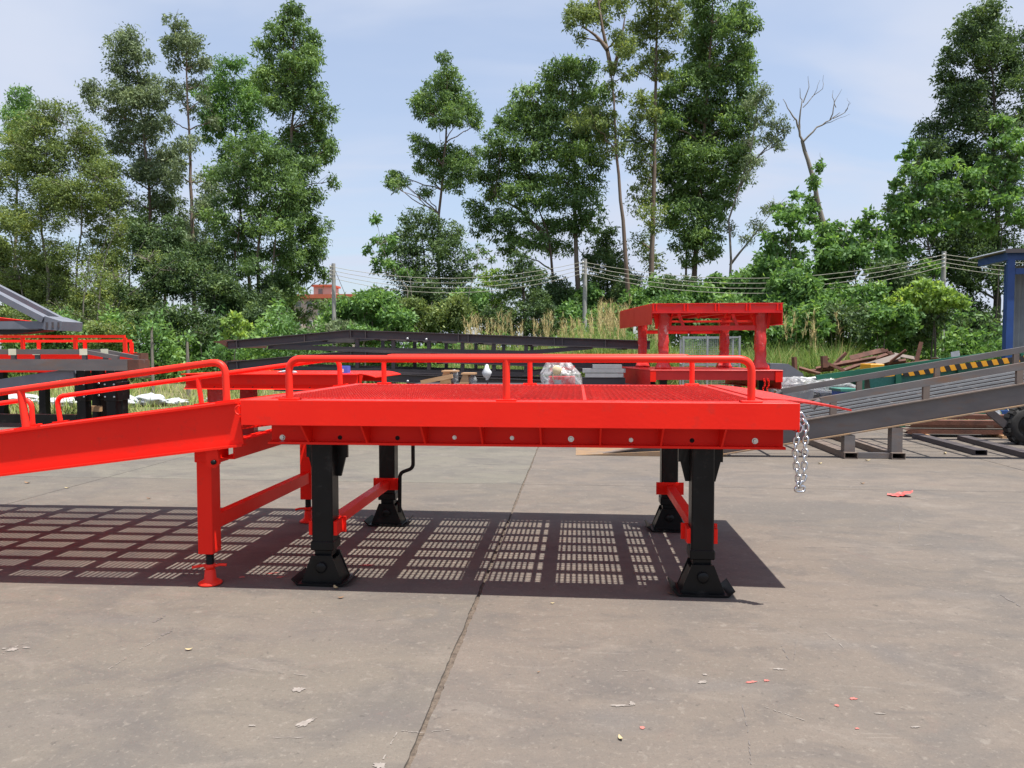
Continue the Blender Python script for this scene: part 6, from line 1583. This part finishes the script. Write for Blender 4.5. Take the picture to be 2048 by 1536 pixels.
tree('paper_mulberry', 'loose broad leaved young tree right of the leafless dead tree', 'tree', 35, [[(1720, 690), (1715, 600), (1700, 500), (1690, 440)], [(1715, 600), (1745, 520), (1755, 460)]],
     [(1735, 430, 18, 9), (1690, 445, 22, 11), (1720, 450, 22, 11), (1660, 450, 18, 12), (1755, 455, 24, 12), (1680, 475, 30, 13), (1720, 482, 30, 13), (1650, 480, 24, 13), (1760, 490, 26, 13), (1690, 510, 34, 14), (1735, 520, 34, 14), (1650, 515, 28, 14), (1700, 545, 36, 14), (1660, 550, 30, 14), (1750, 550, 30, 14)],
     'lush', 460, (0.32, 0.17), 0.25, 'bark_grey', tr=0.06)
tree('dark_tree', 'huge dark rounded tree filling the right edge', 'tree', 40, [[(1995, 680), (1993, 560), (1995, 420), (1990, 300), (1985, 150)], [(1960, 560), (1930, 440), (1900, 340)]],
     [(1975, 28, 44, 16), (1945, 48, 44, 24), (2000, 45, 46, 24), (1925, 80, 36, 26), (1970, 78, 52, 28), (2020, 85, 44, 30), (1910, 115, 28, 26), (1950, 118, 50, 28), (2005, 125, 48, 28), (2045, 125, 30, 30), (1900, 150, 22, 22), (1935, 158, 44, 24), (1985, 165, 48, 24), (2035, 170, 36, 28), (1910, 195, 36, 20), (1895, 215, 26, 22), (1945, 205, 44, 24, .9), (2000, 215, 44, 26), (2045, 220, 28, 28), (1880, 245, 34, 22), (1920, 250, 46, 26), (1970, 250, 44, 26), (2020, 260, 44, 28),
      (1860, 275, 34, 22), (1900, 290, 48, 26), (1955, 295, 48, 28), (2010, 305, 46, 28), (1850, 310, 34, 26), (1890, 330, 46, 28), (1945, 340, 50, 28), (2000, 345, 46, 28), (2045, 330, 28, 30), (1830, 350, 34, 26), (1875, 370, 46, 28), (1930, 385, 48, 28), (1985, 390, 46, 28), (2035, 385, 34, 30), (1815, 395, 30, 26), (1855, 410, 44, 28), (1910, 425, 46, 28), (1965, 430, 46, 28), (2025, 435, 40, 28), (1790, 440, 26, 24), (1835, 450, 44, 28), (1890, 465, 46, 28), (1945, 475, 46, 28), (2005, 480, 44, 28), (1800, 485, 36, 26), (1855, 500, 46, 28), (1915, 510, 46, 28), (1970, 520, 44, 26), (2035, 520, 36, 28), (1830, 540, 44, 26), (1890, 550, 46, 28), (1950, 560, 44, 28), (2010, 565, 40, 26, .8), (1870, 595, 46, 28), (1930, 605, 44, 28), (1850, 640, 40, 26), (1910, 650, 44, 28), (1960, 645, 34, 26, .8)],
     'dark', 680, (0.24, 0.09), 0.3, 'bark_dark', tr=0.24)
tree('climbing_tree', 'lighter green broad leaves over the front of the huge dark tree', 'tree', 36, [[(1880, 680), (1870, 560), (1850, 440), (1840, 350)], [(1990, 680), (2000, 500), (2010, 350)]],
     [(1820, 292, 12, 8), (1812, 315, 16, 10), (1805, 345, 16, 10), (1800, 365, 18, 10), (1845, 350, 22, 11), (1870, 330, 22, 10), (1905, 320, 24, 10), (1790, 400, 16, 10), (1830, 385, 26, 12), (1865, 385, 28, 11), (1900, 370, 28, 11), (1935, 350, 24, 10), (1820, 420, 26, 12), (1860, 425, 28, 11), (1905, 410, 28, 10), (1950, 390, 24, 10), (2020, 235, 22, 10), (2040, 260, 18, 12), (2005, 285, 26, 11), (2035, 300, 22, 12), (1990, 320, 26, 10), (2025, 340, 28, 12), (1985, 360, 24, 10), (2030, 380, 26, 12), (2000, 405, 24, 11), (1790, 440, 26, 14), (1830, 460, 30, 14), (1775, 475, 26, 14), (1820, 500, 30, 14), (1880, 455, 30, 12), (1940, 430, 28, 12), (1780, 520, 28, 14), (1850, 535, 30, 13), (1985, 450, 28, 12), (2035, 430, 24, 12)],
     'lush', 560, (0.32, 0.16), 0.3, 'bark_dark', tr=0.06, spread=0.6)
tree('bright_branch_tree', 'low spray of bright yellow green leaves before the right utility pole', 'tree', 31, [[(1870, 720), (1868, 660), (1860, 610)], [(1868, 640), (1820, 600)], [(1868, 640), (1910, 605)]],
     [(1845, 572, 28, 8), (1815, 588, 28, 8), (1875, 585, 30, 8), (1795, 602, 16, 7), (1840, 603, 34, 8), (1895, 600, 26, 8), (1920, 608, 14, 8), (1870, 615, 30, 8), (1825, 618, 22, 7)],
     'bright', 1000, (0.26, 0.13), 0.1, 'bark_dark', tr=0.05, spread=0.5)
# --- far low trees seen through the gaps
for i, (px, py, rx, lab) in enumerate([(690, 620, 60, 'distant low tree beside the left utility pole'), (760, 610, 60, 'distant low tree behind the sparse sapling'), (1410, 590, 60, 'distant low tree between massive and feathery eucalyptus'), (1500, 590, 60, 'distant low tree right of the feathery eucalyptus trunk'), (1340, 590, 50, 'distant low tree behind the straight trunks'), (260, 600, 70, 'distant low tree behind the bare left tree'), (1150, 600, 60, 'distant low tree behind the central utility pole')]):
    tree('distant_tree', lab, 'tree', 62, [[(px, 680), (px, py)]], [(px, py, rx * .6, 26), (px - rx * .5, py + 20, rx * .5, 26), (px + rx * .5, py + 18, rx * .5, 26), (px, py + 40, rx, 30)], 'lush', 330, (0.36, 0.13), 0.3, 'bark_grey')
# --- shrubs of the hedge line, each its own plant
B = [(290, 500, 46, 50, 'dark', 38, 'tall shadowy thicket shrub at left between thin trunks'), (345, 490, 46, 48, 'dark', 38, 'tall shadowy thicket shrub right below the tufted tree'), (410, 520, 46, 46, 'dark', 38, 'tall shadowy thicket shrub left of light green eucalyptus stems'), (460, 600, 46, 44, 'dark', 37, 'thicket shrub above the bright young plant'), (520, 590, 46, 44, 'dark', 38, 'thicket shrub between light green eucalyptus stems'), (560, 570, 34, 40, 'euc', 40, 'leafy shrub around the base of the tallest left trunk'), (100, 560, 60, 50, 'olive', 40, 'bushy olive scrub in the middle of the left stems'), (20, 520, 50, 50, 'olive', 40, 'bushy olive scrub touching the left edge'), (840, 600, 50, 40, 'dark', 37, 'dark shrub filling under the round tree'), (940, 610, 44, 34, 'lush', 37, 'green shrub left of the flat topped young tree'), (1100, 590, 44, 36, 'dark', 40, 'dark shrub under the dome crowned eucalyptus'), (1170, 600, 40, 34, 'lush', 41, 'lit shrub behind the central pole trunk'), (1260, 590, 40, 40, 'dark', 41, 'dark shrub between leaning and straight trunks'), (1450, 620, 50, 34, 'lush', 34, 'green shrub above right part of the stacked platform'),
     (250, 600, 60, 46, 'olive', 37, 'tall scrub filling the gap left of the dark thicket'), (170, 610, 60, 44, 'olive', 38, 'tall scrub behind the bare pale stems'), (60, 590, 60, 44, 'olive', 39, 'tall scrub behind the grey folded ramp arm'), (1400, 620, 54, 40, 'lush', 36, 'shrub right behind the top deck of stacked red platform'), (1335, 630, 50, 36, 'lush', 35, 'shrub behind the left end of stacked red platform'), (1650, 540, 50, 40, 'lush', 36, 'tall leafy shrub around the foot of the leafless dead tree'), (1540, 540, 44, 36, 'lush', 36, 'tall leafy shrub left of the leafless dead tree'),
     (40, 650, 60, 34, 'olive', 33, 'scrubby bush below the wide olive tree at left edge'), (130, 665, 55, 28, 'lush', 32, 'low green bush behind the red square rails'), (215, 665, 55, 28, 'olive', 32, 'low scrub between red rails and dark thicket'),
     (300, 570, 50, 40, 'dark', 36, 'dark thicket shrub at its left end below the thin trunks'), (360, 545, 55, 46, 'dark', 36, 'tall dark thicket shrub under the bare reddish trunk'), (430, 575, 50, 44, 'dark', 36, 'dark thicket shrub left of the three slender stems'), (330, 640, 60, 36, 'dark', 34, 'dark low shrub behind the papaya saplings'), (420, 645, 60, 36, 'dark', 34, 'dark low shrub behind the bright young plant'), (500, 645, 55, 34, 'dark', 35, 'dark low shrub right of the bright young plant'), (550, 650, 40, 28, 'euc', 36, 'low shrub at the foot of the tallest left tree'), (625, 668, 40, 20, 'grey', 37, 'grey green shrub before the salmon building'),
     (695, 618, 44, 34, 'lush', 34, 'rounded green shrub right of the left utility pole'), (745, 608, 46, 36, 'lush', 33, 'leafy green shrub under the sparse sapling'), (790, 640, 46, 30, 'lush', 32, 'low green shrub left of the reeds'), (840, 635, 50, 34, 'olive', 34, 'twiggy olive shrub below the dark round tree'), (900, 625, 50, 34, 'olive', 34, 'olive shrub between the round tree and umbrella tree'), (680, 660, 40, 22, 'grey', 31, 'low dusty shrub at the foot of the left pole'), (730, 665, 44, 20, 'lush', 31, 'small green shrub behind the dark frame stack'),
     (1000, 640, 50, 26, 'dark', 36, 'dark shrub below the flat topped young tree'), (1080, 635, 50, 34, 'dark', 36, 'dark shrub left of the central pole'), (1140, 640, 46, 32, 'lush', 37, 'shrub just behind the central pole'), (1215, 640, 50, 32, 'lush', 37, 'shrub behind the tall plumes right of the central pole'), (1290, 600, 46, 44, 'lush', 38, 'green shrub between the straight bare trunks'), (1350, 590, 40, 40, 'dark', 38, 'dark shrub below the massive eucalyptus'), (1430, 585, 44, 36, 'lush', 37, 'light shrub between massive and feathery eucalyptus'), (1500, 570, 50, 36, 'lush', 36, 'spreading green shrub above the stacked red platforms'), (1560, 590, 54, 40, 'lush', 33, 'broad leaved shrub just right of stacked red platform'), (1625, 590, 54, 40, 'lush', 32, 'broad leaved shrub below the loose mulberry trees'), (1600, 640, 56, 34, 'lush', 30, 'low green shrub behind the grey cover'), (1680, 640, 54, 36, 'dark', 31, 'shadowy shrub behind the scrap heap'), (1700, 595, 54, 42, 'lush', 33, 'broad leaved shrub above the scrap heap'), (1770, 570, 54, 50, 'dark', 34, 'dark shrub left of the bright leaf spray'), (1770, 640, 50, 38, 'lush', 31, 'green shrub left below the bright leaf spray'), (1840, 650, 44, 36, 'dark', 32, 'dark shrub below the bright leaf spray'), (1930, 660, 50, 34, 'dark', 34, 'dark shrub right of the right utility pole'), (1480, 635, 60, 32, 'lush', 31, 'shrub partly hidden by the stacked red platform legs')]
for (px, py, rx, ry, lf, Y, lab) in B:
    rr = random.Random(int(px * 3 + py))
    cl = []
    for k in range(11):
        a = rr.uniform(0, 2 * math.pi); q = math.sqrt(rr.random()) * 0.75
        cl.append((px + math.cos(a) * q * rx, py + math.sin(a) * q * ry, rx * rr.uniform(.32, .55), ry * rr.uniform(.36, .6)))
    cl.append((px, py + ry * 0.7, rx * 0.9, ry * 0.6, .7))
    big = lf == 'lush'
    tree('shrub', lab, 'shrub', Y, [[(px, py + ry), (px, py)], [(px - rx * .3, py + ry), (px - rx * .4, py)]], cl, lf, 640 if not big else 620, (0.28, 0.14) if big else (0.24, 0.09), 0.25, 'bark_grey', 'shrubs along the tree line', tr=0.045, twigs=1, spread=0.9)
# --- small plants in front
def papaya(px, top, Y, label):
    t = empty('papaya_sapling', (Xp(px, Y), Y, 0), label, 'sapling')
    p = at(px, top, Y); b = at(px + 2, 740, Y)
    MB().tube([(b.x, Y, -0.06), (b.x, Y, (p.z) * 0.5), tuple(p)], [0.06, 0.05, 0.04], 7).build('trunk', M['bark_grey'], t)
    rg_ = np.random.default_rng(int(px)); n = 60
    C = np.array(p) + rg_.normal(0, 1, (n, 3)) * np.array([0.11, 0.11, 0.06]); ax = (C - np.array(p)) * 10
    me = leaf_mesh('crown', C, np.full(n, 0.17), np.full(n, 0.08), LM['lush'], rg_, 0.2, None, ax)
    o = bpy.data.objects.new('crown', me); COL.objects.link(o); adopt(o, t)
papaya(303, 652, 24, 'thin papaya sapling with small leaf tuft left of another')
papaya(374, 676, 22, 'shorter papaya sapling with bright tuft by dark frames')
tree('young_plant', 'bright yellow green young plant against the dark thicket', 'plant', 27, [[(470, 720), (474, 680), (478, 650)]],
     [(480, 632, 14, 8), (465, 645, 16, 8), (488, 650, 14, 8), (472, 660, 20, 8), (490, 668, 14, 7), (458, 665, 10, 7)], 'bright', 1300, (0.2, 0.11), 0.1, 'bark_grey', tr=0.03, spread=0.3)

# ------------------------------------------------------------------ grasses
def blades(name, base, H, W, lean, mat, tint, rng, label, segs=3):
    n = len(base)
    th = rng.uniform(0, 2 * math.pi, n)
    d = np.stack([np.cos(th), np.sin(th)], 1); s = np.stack([-d[:, 1], d[:, 0]], 1)
    V = np.empty((n, 2 * (segs + 1), 3), np.float32)
    for i in range(segs + 1):
        t = i / segs
        off = d * (lean * H * t ** 1.9)[:, None]
        z = base[:, 2] + H * (t - 0.22 * lean * t ** 2.4)
        w = W * (1 - t) ** 0.7 * 0.5 + 0.0008
        for k, sg in enumerate((-1, 1)):
            V[:, 2 * i + k, :2] = base[:, :2] + off + s * (sg * w)[:, None]
            V[:, 2 * i + k, 2] = z
    nv = 2 * (segs + 1)
    q = np.array([[2 * i, 2 * i + 1, 2 * i + 3, 2 * i + 2] for i in range(segs)]).reshape(-1)
    idx = (np.arange(n)[:, None] * nv + q[None, :]).reshape(-1).astype(np.int32)
    me = bpy.data.meshes.new(name)
    me.vertices.add(n * nv); me.vertices.foreach_set('co', V.reshape(-1))
    me.loops.add(len(idx)); me.loops.foreach_set('vertex_index', idx)
    np_ = n * segs
    me.polygons.add(np_); me.polygons.foreach_set('loop_start', np.arange(0, 4 * np_, 4, dtype=np.int32)); me.polygons.foreach_set('loop_total', np.full(np_, 4, np.int32))
    me.update(calc_edges=True)
    a = me.attributes.new('tint', 'FLOAT', 'FACE'); a.data.foreach_set('value', np.repeat(np.clip(tint, 0, 1), segs).astype(np.float32))
    me.materials.append(mat)
    o = bpy.data.objects.new(name, me); COL.objects.link(o)
    return tag(o, label, None, None, 'stuff')
rng = np.random.default_rng(5)
# tall reeds
px = np.concatenate([rng.uniform(800, 1260, 5200), rng.uniform(1130, 1270, 1500), rng.uniform(1260, 1800, 9500)])
Yr = rng.uniform(25, 31.5, len(px))
X = np.array([at(a, 720, y).x for a, y in zip(px, Yr)])
cl_ = 0.5 + 0.5 * np.sin(X * 2.3 + 1.3 * np.sin(X * 0.9)) * np.cos(Yr * 1.7)
hs = np.where(px < 900, 1.35 * np.clip((px - 780) / 120, .3, 1), np.where(px < 1130, 2.0, np.where(px < 1290, 2.5, np.where(px < 1700, 1.9, 1.5))))
Hh = hs * rng.uniform(0.55, 1.05, len(px)) * (0.85 + 0.3 * cl_)
blades('reed_grass', np.stack([X, Yr, np.full(len(X), -0.06)], 1), Hh, rng.uniform(0.018, 0.04, len(X)), rng.uniform(0.15, 0.8, len(X)), LM['reed'], rng.normal(0.27, 0.18, len(X)) + (rng.random(len(X)) < 0.13) * 0.35, rng, 'tall green and tan reeds between the yard and the trees')
# feathery plumes on some of the reeds
pp = np.concatenate([rng.uniform(930, 1130, 42), rng.uniform(1180, 1265, 40), rng.uniform(1130, 1180, 10), rng.uniform(1290, 1330, 10), rng.uniform(1560, 1700, 10)])
bs, hh, tt, ln = [], [], [], []
for a in pp:
    y = rng.uniform(25.5, 30.5); zt_ = at(a, rng.uniform(600, 648) if 1180 <= a <= 1265 else rng.uniform(625, 668), y)
    lean = rng.uniform(-0.25, 0.25)
    for k in range(34):
        t = rng.random()
        bs.append((zt_.x + lean * (t - 1) * 0.8 + rng.normal(0, 0.02), y + rng.normal(0, 0.02), zt_.z - 0.85 * t)); hh.append(rng.uniform(0.16, 0.34)); tt.append(rng.uniform(0.8, 1.0)); ln.append(rng.uniform(0.3, 0.9))
    for k in range(2):
        bs.append((zt_.x - lean * 0.8 + rng.normal(0, 0.02), y, -0.06)); hh.append(zt_.z); tt.append(0.75); ln.append(0.05)
blades('reed_plumes', np.array(bs), np.array(hh), np.full(len(hh), 0.012), np.array(ln), LM['reed'], np.array(tt), rng, 'feathery tan plumes above the tall reeds', 2)
# leafy undergrowth closing the foot of the tree line
nu = 95000
yu = rng.uniform(31.5, 39, nu); xu = (rng.uniform(-60, 2120, nu) - 1154) / F * yu
hu = 1.25 + 0.55 * np.sin(xu * 0.9 + 1.7 * np.sin(yu)) + 0.35 * np.sin(xu * 2.3 + yu)
pu = (xu / yu * F + 1154)
hu = np.where((pu > 640) & (pu < 960), hu * 1.1, np.where((pu > 960) & (pu < 1300), hu * 1.3, hu * 1.75))
zu = hu * rng.random(nu) ** 0.8
tu = np.clip(0.4 + 0.25 * np.sin(xu * 1.7 + 0.8 * yu) + rng.normal(0, 0.14, nu), 0, 1)
me = leaf_mesh('undergrowth', np.stack([xu, yu, zu], 1), rng.uniform(0.18, 0.36, nu), rng.uniform(0.07, 0.15, nu), LM['lush'], rng, 0.0, tu)
o = bpy.data.objects.new('undergrowth', me); COL.objects.link(o); tag(o, 'leafy undergrowth at the foot of the tree line', None, None, 'stuff')
# shorter grass between yard and reeds
n = 42000
Yg = 14.7 + 14 * rng.random(n) ** 1.3; pxg = rng.uniform(-150, 2200, n)
X = (pxg - 1154) / F * Yg * 1.0
patch = 0.5 + 0.5 * np.sin(X * 1.1 + np.sin(Yg * 1.4)) * np.cos(Yg * 0.9 + 0.6 * X)
ok = (rng.random(n) < 0.35 + 0.65 * patch)
X, Yg, patch = X[ok], Yg[ok], patch[ok]
Hg = rng.lognormal(-1.6, 0.45, len(X)) * (0.5 + 1.1 * patch) * np.where(Yg > 22, 1.5, 1.0)
blades('meadow_grass', np.stack([X, Yg, np.full(len(X), -0.055)], 1), Hg, rng.uniform(0.010, 0.022, len(X)), rng.uniform(0.2, 1.0, len(X)), LM['lawn'], rng.normal(0.42, 0.24, len(X)) + 0.45 * (1 - patch) - 0.1, rng, 'patchy green and straw grass behind the concrete yard')
